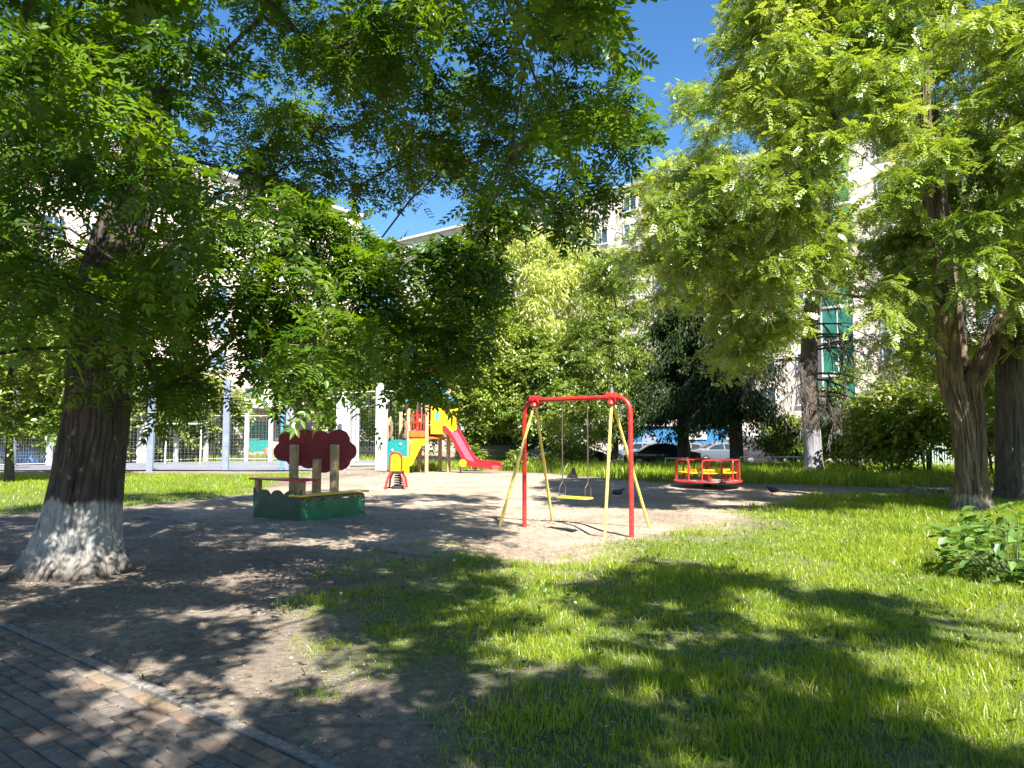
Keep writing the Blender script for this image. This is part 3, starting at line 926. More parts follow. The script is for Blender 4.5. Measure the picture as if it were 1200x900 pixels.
# ---------------------------------------------------------------- trees and shrubs farther back
def far_tree(name, label, cat, base, h, clear, wx, n, tw_, lv, L, T, mat, bark, tr_r=.16, droop=.3, hang=0.0, cr=(.7, 1.1), poly=None, group=None, shell=.3, flat=.6, mind=None, twigs=0.0, stems=1, wy=None):
    base = Vector(base)
    o = thing(name, label, cat, base, group=group)
    mb = MB()
    pts = [Vector((random.uniform(-.1, .1) * k * .6, random.uniform(-.1, .1) * k * .6, h * .85 * k / 6 - (.1 if k == 0 else 0))) for k in range(7)]
    rr = [tr_r * (1.25 if k == 0 else (1 - k / 6.6)) for k in range(7)]
    mb.tube(pts, rr, 12, cap=False)
    for s_ in range(1, stems):
        a = s_ * 2.4
        mb.tube([(.1 * math.cos(a), .1 * math.sin(a), -.1), (.5 * math.cos(a) * wx * .3, .5 * math.sin(a) * wx * .3, h * .4), (wx * .5 * math.cos(a), wx * .5 * math.sin(a), h * .75)], [tr_r * .8, tr_r * .6, tr_r * .2], 7, cap=False)
    cz = (clear + h) / 2
    wp = [p + base for p in pts]
    cl = clumps(n, base + Vector((0, 0, cz)), (wx, wy or wx, (h - clear) / 2), poly, mind or (wx * .22), shell)
    if not len(cl): return o
    limbs_into(mb, grow(wp, rr, cl, .012 if tr_r > .1 else .006, .8, 2.3, 1 if clear < 1 else 2), base)
    s = sprays(cl, RNG.uniform(*cr, len(cl)), tw_, lv, L, droop, None, flat, hang)
    if twigs: twigs_into(mb, s[5], base, .006, twigs)
    mb.build('trunk', bark, o)
    leaf_obj('crown', T, *s[:5], mat, o, base)
    return o
def gp(px, Y): 
    x = (px - 600) / FPX * Y
    return Vector((x, Y, float(gz(x, Y))))
# the pale willows in the middle, trunks just beyond the turf
far_tree('willow_tree', 'pale silvery green willow rising behind the slide', 'tree', gp(602, 47), 16.4, 2.0, 4.3, 95, 40, 13, .27, T_WIL, 'willow_leaf', 'dark_bark', .25, .55, .35, (.9, 1.4), group='trees beyond the far turf')
far_tree('willow_tree', 'pale drooping willow standing to the right of the swing frame top', 'tree', gp(668, 49), 16.6, 2.5, 3.6, 85, 40, 13, .27, T_WIL, 'willow_leaf', 'dark_bark', .25, .55, .35, (.9, 1.4), group='trees beyond the far turf')
far_tree('poplar_tree', 'mid green upright tree behind the right post of the swing', 'tree', gp(720, 42.5), 13.2, 1.2, 2.3, 110, 36, 11, .22, T_WIL, 'mid_leaf', 'dark_bark', .2, .3, .1, (.7, 1.1), group='trees beyond the far turf')
far_tree('maple_tree', 'broad leaved green tree behind the play tower roof', 'tree', gp(548, 44), 12.5, 1.5, 3.3, 100, 34, 9, .2, T_OVAL, 'maple_leaf', 'dark_bark', .2, .3, 0, (.7, 1.1), group='trees beyond the far turf')
far_tree('maple_tree', 'green tree filling the gap between swing legs and parked cars', 'tree', gp(640, 43.5), 8.2, 1.5, 3.0, 85, 32, 9, .19, T_OVAL, 'mid_leaf', 'dark_bark', .15, .3, 0, (.7, 1.0), group='trees beyond the far turf')
far_tree('maple_tree', 'yellow green round tree behind the white court gate', 'tree', gp(418, 61), 12.5, 1.8, 5.2, 95, 34, 10, .28, T_OVAL, 'shrub_leaf', 'dark_bark', .25, .3, 0, (1.0, 1.6), group='trees beyond the sports court')
far_tree('maple_tree', 'yellow green tree between the white gate and the play tower', 'tree', gp(485, 58), 11.5, 1.6, 4.4, 85, 34, 10, .27, T_OVAL, 'shrub_leaf', 'dark_bark', .22, .3, 0, (1.0, 1.5), group='trees beyond the sports court')
far_tree('maple_tree', 'light green tree behind the far end of the court fence', 'tree', gp(205, 54.5), 7.6, .5, 5.2, 80, 32, 10, .27, T_OVAL, 'shrub_leaf', 'dark_bark', .18, .3, 0, (.9, 1.4), group='trees beyond the sports court')
far_tree('maple_tree', 'deep green tree left of the ash trunk in front of the court', 'tree', gp(15, 25), 8.2, 1.5, 3.3, 110, 32, 9, .18, T_OVAL, 'mid_leaf', 'dark_bark', .14, .3, 0, (.6, .95), group='trees beyond the sports court')
far_tree('maple_tree', 'tree at the left edge beyond the court', 'tree', gp(-20, 43), 10, 1.8, 6.0, 85, 32, 9, .28, T_OVAL, 'shrub_leaf', 'dark_bark', .2, .3, 0, (1.0, 1.6), group='trees beyond the sports court')
far_tree('maple_tree', 'light green tree beyond the court just right of the ash trunk', 'tree', gp(150, 51), 7.2, .6, 4.6, 75, 30, 10, .27, T_OVAL, 'shrub_leaf', 'dark_bark', .18, .3, 0, (.9, 1.4), group='trees beyond the sports court')
far_tree('maple_tree', 'mid green tree beyond the court just left of the ash trunk', 'tree', gp(62, 46.5), 8.0, .6, 5.0, 75, 30, 10, .27, T_OVAL, 'mid_leaf', 'dark_bark', .18, .3, 0, (.9, 1.4), group='trees beyond the sports court')
far_tree('bush', 'low green bush at the far court fence beside the entrance', 'bush', gp(255, 56), 2.2, .2, 1.9, 40, 24, 8, .17, T_OVAL, 'shrub_leaf', 'dark_bark', .05, .3, 0, (.4, .7), flat=.5)
# light shrub behind the swing seat and little bushes in the turf
far_tree('bush', 'light green bush directly behind the hanging swing seat', 'bush', gp(668, 33.5), 3.6, .35, 1.35, 45, 18, 7, .14, T_OVAL, 'shrub_leaf', 'dark_bark', .05, .3, 0, (.4, .65), flat=.5)
for px, Y, h, wd, lab in ((558, 33, 1.25, .38, 'small round bush in the turf right of the slide end'), (604, 33.6, .9, .5, 'low flowering bush left of the red swing post'), (636, 33.8, .9, .38, 'low bush between the left swing legs')):
    far_tree('bush', lab, 'bush', gp(px, Y), h, .1, wd, 14, 14, 6, .12, T_OVAL, 'shrub_leaf', 'dark_bark', .02, .3, 0, (.2, .3), group='bushes in the far turf')
# dark conifers by the parked cars
def conifer(label, base, h, w_, low, nw, seed):
    base = Vector(base)
    o = thing('spruce_tree', label, 'tree', base, group='dark spruces by the parked cars')
    mb = MB()
    mb.tube([(0, 0, -.1), (0, 0, h * .5), (0, 0, h)], [.36, .24, .03], 12, cap=False)
    ps, ds = [], []
    for k in range(nw):
        z = low + (h - low) * (k / nw) ** 1.1
        L = w_ * (1 - (z - low) / (h - low + .4)) ** .8
        for j in range(8):
            a = random.uniform(0, 6.28)
            L2 = L * random.uniform(.7, 1.1)
            pts = []
            for q in range(7):
                f = q / 6
                pts.append(Vector((math.cos(a) * L2 * f, math.sin(a) * L2 * f, z + .25 * math.sin(f * 2.2) * L2 * .4 - .42 * L2 * f * f)))
            mb.tube(pts, [.035 * (1 - i / 7.5) for i in range(7)], 4, cap=False)
            for q in range(1, 7):
                m_ = 34
                c = np.array(pts[q])
                for _ in range(m_):
                    ps.append(c + RNG.normal(size=3) * np.array([.22, .22, .16]) - np.array([0, 0, .18]))
                    ds.append((math.cos(a) * .3 + random.gauss(0, .4), math.sin(a) * .3 + random.gauss(0, .4), -.75))
    for k in range(16):
        a = random.uniform(0, 6.28)
        dead(mb, (0, 0, low + random.uniform(.2, 2.5)), (math.cos(a), math.sin(a), .1), w_ * random.uniform(.6, .95), .035, 1, .45)
    mb.build('trunk', 'dark_bark', o)
    ps = np.array(ps) + np.array(base); n = len(ps)
    leaf_obj('crown', T_WIL, ps, np.array(ds), norm(RNG.normal(size=(n, 3))), RNG.uniform(.16, .3, n), RNG.random(n), 'dark_needle', o, base)
conifer('dark drooping spruce whose trunk stands behind the merry go round', gp(862, 37.5), 10.8, 3.6, 2.8, 20, 1)
conifer('dark spruce above the black parked car', gp(800, 41), 11.4, 3.7, 3.1, 20, 2)
# shrubs on the right behind the lawn
for px, Y, h, wd, mt, lab in ((1048, 25.5, 3.2, 1.25, 'shrub_leaf', 'two stemmed light green shrub left of the forked trunk'), (1000, 31, 2.6, 1.6, 'shrub_leaf', 'sunlit shrub just right of the whitewashed tall tree'),
                             (1085, 28, 5.6, 1.9, 'maple_leaf', 'tall green shrub behind the forked trunk'), (1025, 35, 5.4, 2.0, 'mid_leaf', 'darker tall shrub behind the sunlit shrubs'),
                             (1165, 24, 4.6, 1.6, 'maple_leaf', 'green shrub between the two right hand trunks'), (930, 37, 2.6, 1.4, 'shrub_leaf', 'shrub left of the whitewashed tall tree behind the rail'),
                             (1225, 22, 5.5, 1.9, 'mid_leaf', 'dark shrub at the right edge behind the trunks'), (1130, 36, 7.5, 2.8, 'mid_leaf', 'farther deep green tree above the right shrubs')):
    far_tree('shrub', lab, 'shrub', gp(px, Y), h, .65, wd * 1.1, 46, 22, 8, .17, T_OVAL, mt, 'dark_bark', .06, .3, 0, (.45, .75), group='shrubs behind the lawn on the right', stems=3)

# ================================================================== houses
M['glass_curtain'] = paint('curtained_glass', (.34, .33, .3), .12, var=.5, scale=1.6, bmp=0)
M['glass_sky'] = paint('sky_painted_glass', (.16, .24, .34), .05, var=.4, scale=.6, bmp=0)  # blue of the reflected sky put into the pane colour
def facade(root, L, H, floors, step, depth, t0, wall, vis=None, balc=(), limit=100, x_off=0):
    """front wall along local +x at y=0 facing local -y"""
    mb = MB().box((L / 2, depth / 2, H / 2 - .4), (L, depth, H + .8))
    wl = mb.build('wall', wall, root, smooth=False)
    MB().box((L / 2, depth / 2, H + .15), (L + .7, depth + .7, .3)).build('cornice', 'cornice', root, smooth=False)
    fh = (H - 1.2) / floors
    fr = MB()
    wf, hf = 1.5, 1.55
    for (x0, x1, z0, z1) in ((-.75, .75, -.775, -.70), (-.75, .75, .70, .775), (-.75, -.67, -.70, .70), (.67, .75, -.70, .70), (-.04, .04, -.70, .70)):
        fr.box(((x0 + x1) / 2, -.05, (z0 + z1) / 2), (x1 - x0, .1, z1 - z0))
    fr.box((0, -.09, -.82), (1.66, .18, .08))
    protos = []
    allm = MB(); allp = MB()
    cnt = 0
    for f in range(floors):
        for i in range(int(L / step)):
            x, z = x_off + step * (i + .5), 1.0 + fh * (f + .5)
            if any(a < x < b for a, b in balc): continue
            see = vis is None or vis(x, z)
            if see and cnt < limit:
                if len(protos) < 4:
                    gm = ('glass', 'glass_curtain', 'glass', 'glass_sky')[len(protos)]
                    o = fr.build('window', 'white', root, smooth=False)
                    q_ = MB().box((0, -.012, 0), (1.36, .03, 1.42))
                    if len(protos) == 2: fr2 = MB().box((.35, -.06, 0), (.05, .09, 1.4)).build('muntin', 'white', o, smooth=False)
                    q_.build('pane', gm, o, smooth=False)
                    protos.append(o)
                else:
                    o = copy_tree(random.choice(protos), root)
                o.location = (x, 0, z); cnt += 1
            else:
                allm.add([(v[0] + x, v[1], v[2] + z) for v in fr.v], fr.f)
                allp.box((x, -.012, z), (1.36, .03, 1.42))
    if allm.v:
        tag(allm.build('window_frames', 'white', root, smooth=False), kind='stuff')
        tag(allp.build('window_panes', 'glass', root, smooth=False), kind='stuff')
def wallmat(name, a, b, sx, sz, ax='X'):
    m, t, p = nodes(name)
    tc = N(t, 'ShaderNodeTexCoord')
    sp = N(t, 'ShaderNodeSeparateXYZ'); t.links.new(tc.outputs['Object'], sp.inputs[0])
    cb = N(t, 'ShaderNodeCombineXYZ'); t.links.new(sp.outputs[0], cb.inputs[0]); t.links.new(sp.outputs[2], cb.inputs[1])
    br = N(t, 'ShaderNodeTexBrick')
    br.offset = 0
    br.inputs['Color1'].default_value = (*a, 1); br.inputs['Color2'].default_value = (*b, 1)
    br.inputs['Mortar'].default_value = (*[q * .55 for q in a], 1)
    br.inputs['Scale'].default_value = 1; br.inputs['Mortar Size'].default_value = .03
    br.inputs['Brick Width'].default_value = sx; br.inputs['Row Height'].default_value = sz
    t.links.new(cb.outputs[0], br.inputs['Vector'])
    nz = noise(t, .5, 6, .65, tc.outputs['Object'])
    r = ramp(t, [(.3, (.82, .8, .78)), (.7, (1.05, 1.04, 1.02))]); t.links.new(nz, r.inputs[0])
    t.links.new(mixc(t, 1.0, br.outputs[0], r.outputs[0], 'MULTIPLY'), p.inputs['Base Color'])
    p.inputs['Roughness'].default_value = .85
    return m
M['panel_wall'] = wallmat('panel_wall', (.60, .54, .48), (.56, .50, .45), 3.3, 2.72)
M['cream_wall'] = wallmat('cream_wall', (.66, .55, .50), (.62, .53, .48), 3.2, 2.9)
M['cornice'] = paint('cornice_stone', (.48, .46, .42), .85)
M['green_glass'] = paint('green_glazing', (.03, .16, .11), .12, var=.4, scale=1.5, bmp=0)
bo = Vector((-2.9, 83, -.3)) - U * 16
A = thing('apartment_block', 'long pale nine storey apartment block across the back with glazed green balconies', 'building', bo, math.atan2(U.y, U.x))
GB = [(52.6, 55.2), (60.3, 63.0), (70, 72.6)]
facade(A, 96, 26.6, 9, 3.3, 12, 0, 'panel_wall', lambda x, z: z > 20 or (x > 34 and z > 9), GB)
for a, b in GB:
    for f in range(9):
        z = 1.0 + 25.4 / 9 * (f + .5)
        r_ = MB().box(((a + b) / 2, -.35, z - 1.3), (b - a, .7, .16)).box((a + .06, -.35, z), (.12, .7, 2.4)).box((b - .06, -.35, z), (.12, .7, 2.4)).box(((a + b) / 2, -.66, z), (.08, .06, 2.4)).build('balcony', 'white', A, smooth=False)
        MB().box(((a + b) / 2 - (b - a) / 4 + .02, -.64, z), ((b - a) / 2 - .16, .03, 2.4)).box(((a + b) / 2 + (b - a) / 4 - .02, -.64, z), ((b - a) / 2 - .16, .03, 2.4)).build('pane', 'green_glass', r_, smooth=False)
# left block, running away from the viewer along V
cb0 = Vector((-15.3, 73, -.3))
C = thing('apartment_block', 'cream block on the left with a blue entrance door under a canopy', 'building', cb0 - V * 52, math.atan2(V.y, V.x))
facade(C, 52, 24, 8, 3.2, 12, 0, 'cream_wall', lambda x, z: x > 22, (), 80)
xd = 52 - 11.2
dr = MB().box((xd, -.06, 1.55), (2.3, .12, 3.0)).build('door', 'teal', C, smooth=False)
MB().box((xd - 1.55, -.05, 1.5), (.8, .1, 2.6)).build('door_panel', 'white', C, smooth=False)
MB().prism([(-2.6, 0), (2.6, 0), (2.6, .25), (0, 1.5), (-2.6, .25)], (xd, -2.2, 4.2), (1, 0, 0), (0, 0, 1), -2.18).build('canopy', 'cornice', C, smooth=False)
for sx in (-2.3, 2.3): MB().box((xd + sx, -2.0, 2.1), (.22, .22, 4.2)).build('canopy_post', 'white', C, smooth=False)
for i in range(3): MB().box((xd, -1.2 - i * .32, .42 - i * .17), (4.4, .3 + .0, .17)).build('step', 'concrete', C, smooth=False)
# blue shed behind the cars
M['blue_wall'] = paint('blue_cladding', (.02, .13, .28), .5, var=.3, scale=2)
kx = gp(735, 55)
K = thing('shed', 'bright blue clad shed behind the parked cars', 'shed', kx, R(-6))
MB().box((3.6, 1.5, 1.2), (7.2, 3, 2.7)).build('wall', 'blue_wall', K, smooth=False)
MB().box((3.6, 1.5, 2.68), (7.6, 3.4, .18)).build('roof', 'cornice', K, smooth=False)
rb = MB()
for i in range(15): rb.box((.3 + i * .47, -.02, 1.2), (.05, .04, 2.5))
rb.build('cladding_rib', 'blue_wall', K, smooth=False)
MB().box((5.0, -.05, 1.95), (1.6, .1, .7)).build('sign_board', 'cornice', K, smooth=False)
MB().box((1.6, -.03, 1.0), (1.1, .07, 2.1)).build('door', 'steel', K, smooth=False)
# low pinkish planter wall by the left entrance
wq = cb0 - V * 12 + U * 5.5
W_ = MB().box((0, 0, .35), (4.2, .35, .9), bev=.03).build('low_wall', paint('pink_brick', (.36, .18, .15), .85), smooth=False)
W_.location = (wq.x, wq.y, -.2); W_.rotation_euler = (0, 0, math.atan2(V.y, V.x))
tag(W_, 'low pinkish brick wall before the blue entrance door', 'wall')

# ================================================================== sports court fences
def fence(name, label, pts, H, post_r, mat, rails, mesh=True, group=None, thick=()):
    base = Vector(pts[0])
    o = thing(name, label, 'fence', base, group=group)
    for i, q in enumerate(pts):
        q = Vector(q) - base
        hh = H * (1 if i not in thick else 1.08)
        MB().box((q.x, q.y, hh / 2 - .1), (post_r * 2 * (1.7 if i in thick else 1), post_r * 2, hh + .2), bev=.01).build('post', mat, o, smooth=False)
    for a, b in zip(pts[:-1], pts[1:]):
        a, b = Vector(a) - base, Vector(b) - base
        for z in rails:
            MB().tube([(a.x, a.y, a.z + z), (b.x, b.y, b.z + z)], .014 if mat == 'steel' else .024, 6).build('rail', mat, o)
        if mesh:
            mm = MB()
            L = (b - a).length; d = (b - a) / L
            n = int(L / .16)
            z0, z1 = min(rails), max(rails)
            for k in range(1, n):
                q = a + d * (L * k / n)
                mm.tube([(q.x, q.y, a.z + z0), (q.x, q.y, a.z + z1)], .0035, 3, cap=False)
            k = z0 + .16
            while k < z1:
                mm.tube([(a.x, a.y, a.z + k), (b.x, b.y, b.z + k)], .0035, 3, cap=False); k += .16
            mm.build('wire_mesh', 'wire', o)
    return o
fr_ = [gp(px, Y) for px, Y in ((-40, 36), (18, 35), (126, 33.2), (178, 33), (266, 33.4), (338, 33.6))]
fence('court_fence', 'front court fence of grey blue posts', fr_, 3.9, .08, 'steel', (.2, 3.8), group='fences around the sports court', thick=(3, 4))
bk_ = [gp(px, Y) for px, Y in ((-30, 40), (60, 43.5), (100, 45.5), (165, 48.5), (172, 48.9), (208, 51), (243, 53), (290, 53), (318, 53), (345, 53))]
fence('court_fence', 'white posts along the far side of the court', bk_, 3.4, .13, 'white', (.2, 3.3), group='fences around the sports court')
rt_ = [gp(px, Y) for px, Y in ((398, 37), (408, 42), (414, 48), (419, 53))]
fence('court_fence', 'white right hand side of the court running away', rt_, 3.7, .13, 'white', (.2, 3.6), group='fences around the sports court')
gt_ = [gp(px, Y) for px, Y in ((404, 35.5), (445, 34.5), (452, 34.6), (492, 34.2))]
fence('court_gate', 'white gateway frame with mesh left of the play tower', gt_, 3.8, .10, 'white', (.25, 3.7), thick=(1,))
pl = gp(331, 34)
o = thing('flagpole', 'bright blue pole at the court behind the maroon board', 'pole', pl)
MB().tube([(0, 0, -.1), (0, 0, 2.7)], .06, 10).build('post', 'blue_pole', o)
MB().box((0, 0, .03), (.3, .3, .06), bev=.01).build('base_plate', 'steel', o)
# little goal frame on the court
gl = gp(216, 46)
o = thing('goal_frame', 'white goal frame standing at the far side of the court', 'goal', gl)
for x in (-1.1, 1.1): MB().tube([(x, 0, -.05), (x, 0, 2.6)], .05, 8).build('post', 'white', o)
MB().tube([(-1.1, 0, 2.58), (1.1, 0, 2.58)], .05, 8).build('crossbar', 'white', o)
# low rails in front of the parked cars
def low_rail(label, pts, H, mat):
    base = Vector(pts[0]); o = thing('low_rail', label, 'railing', base, group='low pipe rails by the car park')
    for q in pts:
        q = Vector(q) - base
        MB().tube([(q.x, q.y, q.z - .1), (q.x, q.y, q.z + H)], .03, 8).build('post', mat, o)
    q = [Vector(k) - base for k in pts]
    MB().tube([(k.x, k.y, k.z + H) for k in q], .028, 8).build('rail', mat, o)
low_rail('pale pipe rail between the merry go round and the whitewashed tree', [gp(866, 33.5), gp(920, 33), gp(985, 32.5), gp(1035, 32), gp(1072, 31.5)], .62, 'pale_green')
low_rail('short pale pipe rail before the black car', [gp(779, 36.5), gp(806, 36.3)], .55, 'pale_green')
# pale green palisade at the right
rl0, rl1 = gp(1070, 34), gp(1140, 33)
o = thing('palisade_fence', 'pale green palisade fence glimpsed left of the forked trunk', 'fence', rl0)
d = rl1 - rl0
for z in (.3, 1.75): MB().box((d.x / 2, d.y / 2, z), (d.length, .04, .05), math.atan2(d.y, d.x)).build('rail', 'pale_green', o, smooth=False)
bars = MB()
for k in range(24):
    q = d * (k / 23)
    bars.box((q.x, q.y, .98), (.03, .03, 1.96))
bars.build('pales', 'pale_green', o, smooth=False)

# ================================================================== cars
def make_car(label, kind, col, loc, rz, group='cars parked beyond the turf'):
    root = thing('parked_car', label, 'car' if kind != 'van' else 'van', loc, rz, group)
    pm = carpaint('car_paint', col)
    if kind == 'sedan':
        top = [(-2.25, .62), (-2.2, .86), (-1.55, 1.0), (-1.35, 1.05), (-.72, 1.36), (-.25, 1.43), (.35, 1.41), (.75, 1.30), (1.30, .98), (1.9, .86), (2.2, .70), (2.26, .5)]
        W, roof0, roof1, b0, b1 = .88, -.72, .55, -1.4, 1.32
    elif kind == 'suv':
        top = [(-2.2, .7), (-2.15, 1.05), (-2.05, 1.15), (-1.75, 1.62), (-1.3, 1.72), (0, 1.74), (.4, 1.70), (.65, 1.6), (1.2, 1.12), (1.9, 1.0), (2.2, .82), (2.26, .55)]
        W, roof0, roof1, b0, b1 = .92, -1.7, .5, -2.02, 1.2
    else:
        top = [(-2.4, .7), (-2.38, 1.3), (-2.32, 1.85), (-2.1, 1.98), (0, 2.02), (.9, 1.98), (1.15, 1.88), (1.75, 1.2), (2.1, 1.08), (2.35, .85), (2.4, .55)]
        W, roof0, roof1, b0, b1 = .95, -2.2, 1.0, -2.3, 1.75
    zt = lambda x: float(np.interp(x, [a for a, _ in top], [b for _, b in top]))
    belt = .92 if kind == 'sedan' else 1.08 if kind == 'suv' else 1.2
    def halfw(x, z):
        taper = 1 - .10 * max(0, abs(x) - 1.6) / .65
        up = max(0, z - belt)
        return W * taper * (1 - .05 * max(0, .4 - z) / .2) - up * (.42 if kind != 'van' else .16)
    xsx = sorted(set([a for a, _ in top] + list(np.linspace(-2.1, 2.1, 22))))
    mb = MB()
    rows = []
    for x in xsx:
        T = zt(x)
        zs = [.22, .34, .5, .68] + [min(belt, T - .03), min(belt + .02, T - .028), max(min(T - .12, 9), min(belt + .02, T - .025)), T - .03]
        sec = [(halfw(x, z), z) for z in zs] + [(halfw(x, T) - .07, T), (halfw(x, T) * .5, T + .015)]
        ring = [(x, -y, z) for y, z in sec] + [(x, y, z) for y, z in reversed(sec)]
        rows.append(ring)
    n = len(rows[0]); o = len(mb.v)
    for r_ in rows: mb.v += r_
    for i in range(len(rows) - 1):
        for k in range(n):
            a, b = i * n + k, i * n + (k + 1) % n
            mb.f.append((a, b, b + n, a + n))
    mb.f.append(tuple(range(n))); mb.f.append(tuple(reversed([(len(rows) - 1) * n + k for k in range(n)])))
    mb.build('body', pm, root, angle=28)
    # glass
    for sg in (-1, 1):
        for (x0, x1) in ((b0 + .28, (roof0 + roof1) / 2 - .05), ((roof0 + roof1) / 2 + .03, b1 - .25)):
            pts = []
            for x in np.linspace(x0, x1, 6): pts.append((x, belt + .06))
            topz = [(x, max(belt + .07, min(zt(x) - .10, zt(x) - .07))) for x in np.linspace(x1, x0, 6)]
            pts += topz
            g = MB()
            vs = [(x, sg * (halfw(x, z) + .006), z) for x, z in pts]
            vs2 = [(x, sg * (halfw(x, z) - .02), z) for x, z in pts]
            m_ = len(vs)
            fs = [(i, i + 1, m_ - 2 - i, m_ - 1 - i) for i in range(5)]
            g.add(vs, fs)
            g.build('window', 'car_glass', root)
    for (xa, xb, nm) in ((roof1 + .12, b1 - .02, 'windscreen'), (roof0 - .06, b0 + .1, 'rear_window')):
        g = MB(); vs = []
        for f in np.linspace(0, 1, 5):
            x = xa + (xb - xa) * f
            z = zt(x); y = halfw(x, z) - .13
            nx_ = .012 * (1 if xb > xa else -1)
            vs += [(x + nx_, -y, z + .022), (x + nx_, 0, z + .03), (x + nx_, y, z + .022)]
        fs = []
        for i in range(4):
            for k in range(2): fs.append((i * 3 + k, i * 3 + k + 1, i * 3 + k + 4, i * 3 + k + 3))
        g.add(vs, fs).build(nm, 'car_glass', root)
    for x in (-1.38, 1.38):
        for sg in (-1, 1):
            t_ = MB()
            prof = [(.20, -.1), (.30, -.105), (.325, -.07), (.325, .07), (.30, .105), (.20, .1)]
            t_.lathe(prof, (0, 0, 0), 24)
            t_.v = [(x + a, sg * (W - .08) + c, .325 + b) for a, b, c in t_.v]
            w_ = t_.build('wheel', 'tyre', root)
            r_ = MB().lathe([(.04, .0), (.2, .0), (.2, .02), (.17, .03), (.05, .015)], (0, 0, 0), 16)
            r_.v = [(x + a, sg * (W - .08 + .09 + c), .325 + b) for a, b, c in r_.v]
            r_.build('rim', 'rim', w_)
    for sg in (-1, 1):
        MB().box((2.16, sg * W * .68, .66), (.12, .3, .13), rz=-sg * .25, bev=.03).build('headlight', 'lamp', root)
        MB().box((-2.17, sg * W * .72, .78), (.1, .26, .16), rz=sg * .2, bev=.03).build('taillight', 'tail', root)
        MB().box((b1 - .45, sg * (W + .06), belt + .04), (.12, .16, .11), bev=.03).build('mirror', pm, root)
    MB().box((2.24, 0, .36), (.06, 1.3, .12), bev=.02).build('bumper', 'black', root)
    return root
make_car('black sedan seen from the side right of the swing frame', 'sedan', (.006, .006, .008), gp(773, 44), R(178))
make_car('silver blue sedan parked behind the black one', 'sedan', (.12, .17, .26), gp(752, 50), R(165))
make_car('dark sedan half hidden behind the black one on its right', 'sedan', (.02, .022, .026), gp(806, 48.5), R(172))
make_car('silver hatchback behind the merry go round', 'sedan', (.06, .075, .1), gp(843, 47), R(10))
make_car('dark purple off roader right of the spruce trunk', 'suv', (.022, .01, .016), gp(888, 47.5), R(200))
make_car('white van beyond the dark purple off roader', 'van', (.45, .47, .5), gp(905, 54), R(12), 'vans parked beyond the turf')
make_car('black off roader in the shade left of the red swing post', 'suv', (.012, .013, .016), gp(622, 44.5), R(95))
make_car('dark van in the shade beyond the slide', 'van', (.05, .052, .06), gp(578, 46.5), R(8), 'vans parked beyond the turf')
make_car('black hatchback behind the swing seat bush', 'sedan', (.01, .01, .012), gp(666, 45), R(20))
make_car('white hatchback seen through the white court gate', 'sedan', (.72, .72, .73), gp(428, 66), R(15))
make_car('blue hatchback at the left edge beyond the court', 'sedan', (.05, .16, .4), gp(38, 44.6), R(25))

# ================================================================== play equipment
def bez(a, b, c, n=6):
    a, b, c = Vector(a), Vector(b), Vector(c)
    return [a * (1 - t) ** 2 + b * 2 * t * (1 - t) + c * t * t for t in [k / n for k in range(n + 1)]]
# ---- swing
F1, F2 = Vector((.215, 12.72, 0)), Vector((1.86, 11.50, 0))
sw = thing('swing_set', 'red and yellow tube swing frame with one hanging yellow seat', 'swing', ((F1 + F2) / 2))
c0 = (F1 + F2) / 2
u_ = (F2 - F1).normalized(); v_ = Vector((-u_.y, u_.x, 0))
HT = 2.17
a0, a1 = F1 - c0, F2 - c0
Z = Vector((0, 0, 1))
arch = [a0 - Z * .15, a0 + Z * (HT - .28)] + bez(a0 + Z * (HT - .28), a0 + Z * HT, a0 + Z * HT + u_ * .28)[1:] + bez(a1 + Z * HT - u_ * .28, a1 + Z * HT, a1 + Z * (HT - .28)) + [a1 - Z * .15]
MB().tube(arch, .038, 12).build('frame', 'red', sw)
ap = [a0 + u_ * .23 + Z * (HT - .03), a1 - u_ * .33 + Z * (HT - .03)]
feet = [(G(583, 617), 0), (G(648, 609), 0), (G(708, 629), 1), (G(763, 618), 1)]
for g_, k in feet:
    q = Vector((g_.x, g_.y, -.12)) - c0
    MB().tube([q, ap[k] + (q - ap[k]).normalized() * .02], .026, 10).build('leg', 'pale_yellow', sw)
for k in range(2):
    cc_ = ap[k] + Z * .03
    b = MB().tube([cc_ - u_ * .09, cc_ + u_ * .09], .075, 12)
    for sg in (-1, 1): b.tube([cc_ - Z * .02, cc_ - Z * .12 + v_ * sg * .05], .05, 10)
    b.build('clamp', 'red', sw)
MB().tube([ap[1] + Z * .08, ap[1] + Z * .19], .02, 8).build('bolt', 'steel', sw)
SZ = .54
mid = Vector((0, 0, 0))
for sg in (-1, 1):
    hx = u_ * sg * .245
    chn = MB()
    z = HT - .045
    k = 0
    while z > SZ + .24:
        c = hx + Z * z
        ax_ = u_ if k % 2 else v_
        chn.tube([c + ax_ * .009 + Z * .014, c + ax_ * .009 - Z * .022, c - ax_ * .009 - Z * .022, c - ax_ * .009 + Z * .014, c + ax_ * .009 + Z * .014], .004, 4, cap=False)
        z -= .033; k += 1
    chn.tube([hx + Z * (HT - .02), hx + Z * (SZ + .24)], .0065, 4, cap=False)
    for s2 in (-1, 1): chn.tube([hx + Z * (SZ + .25), hx + v_ * s2 * .09 + Z * (SZ + .17), hx + v_ * s2 * .09 + Z * SZ], .008, 5)
    chn.build('chain', 'chain', sw)
st_ = MB()
for k in (-1, 0, 1): st_.box(v_ * k * .075 + Z * SZ, (.56, .066, .03), math.atan2(u_.y, u_.x), bev=.006)
st_.build('seat', 'yellow', sw)
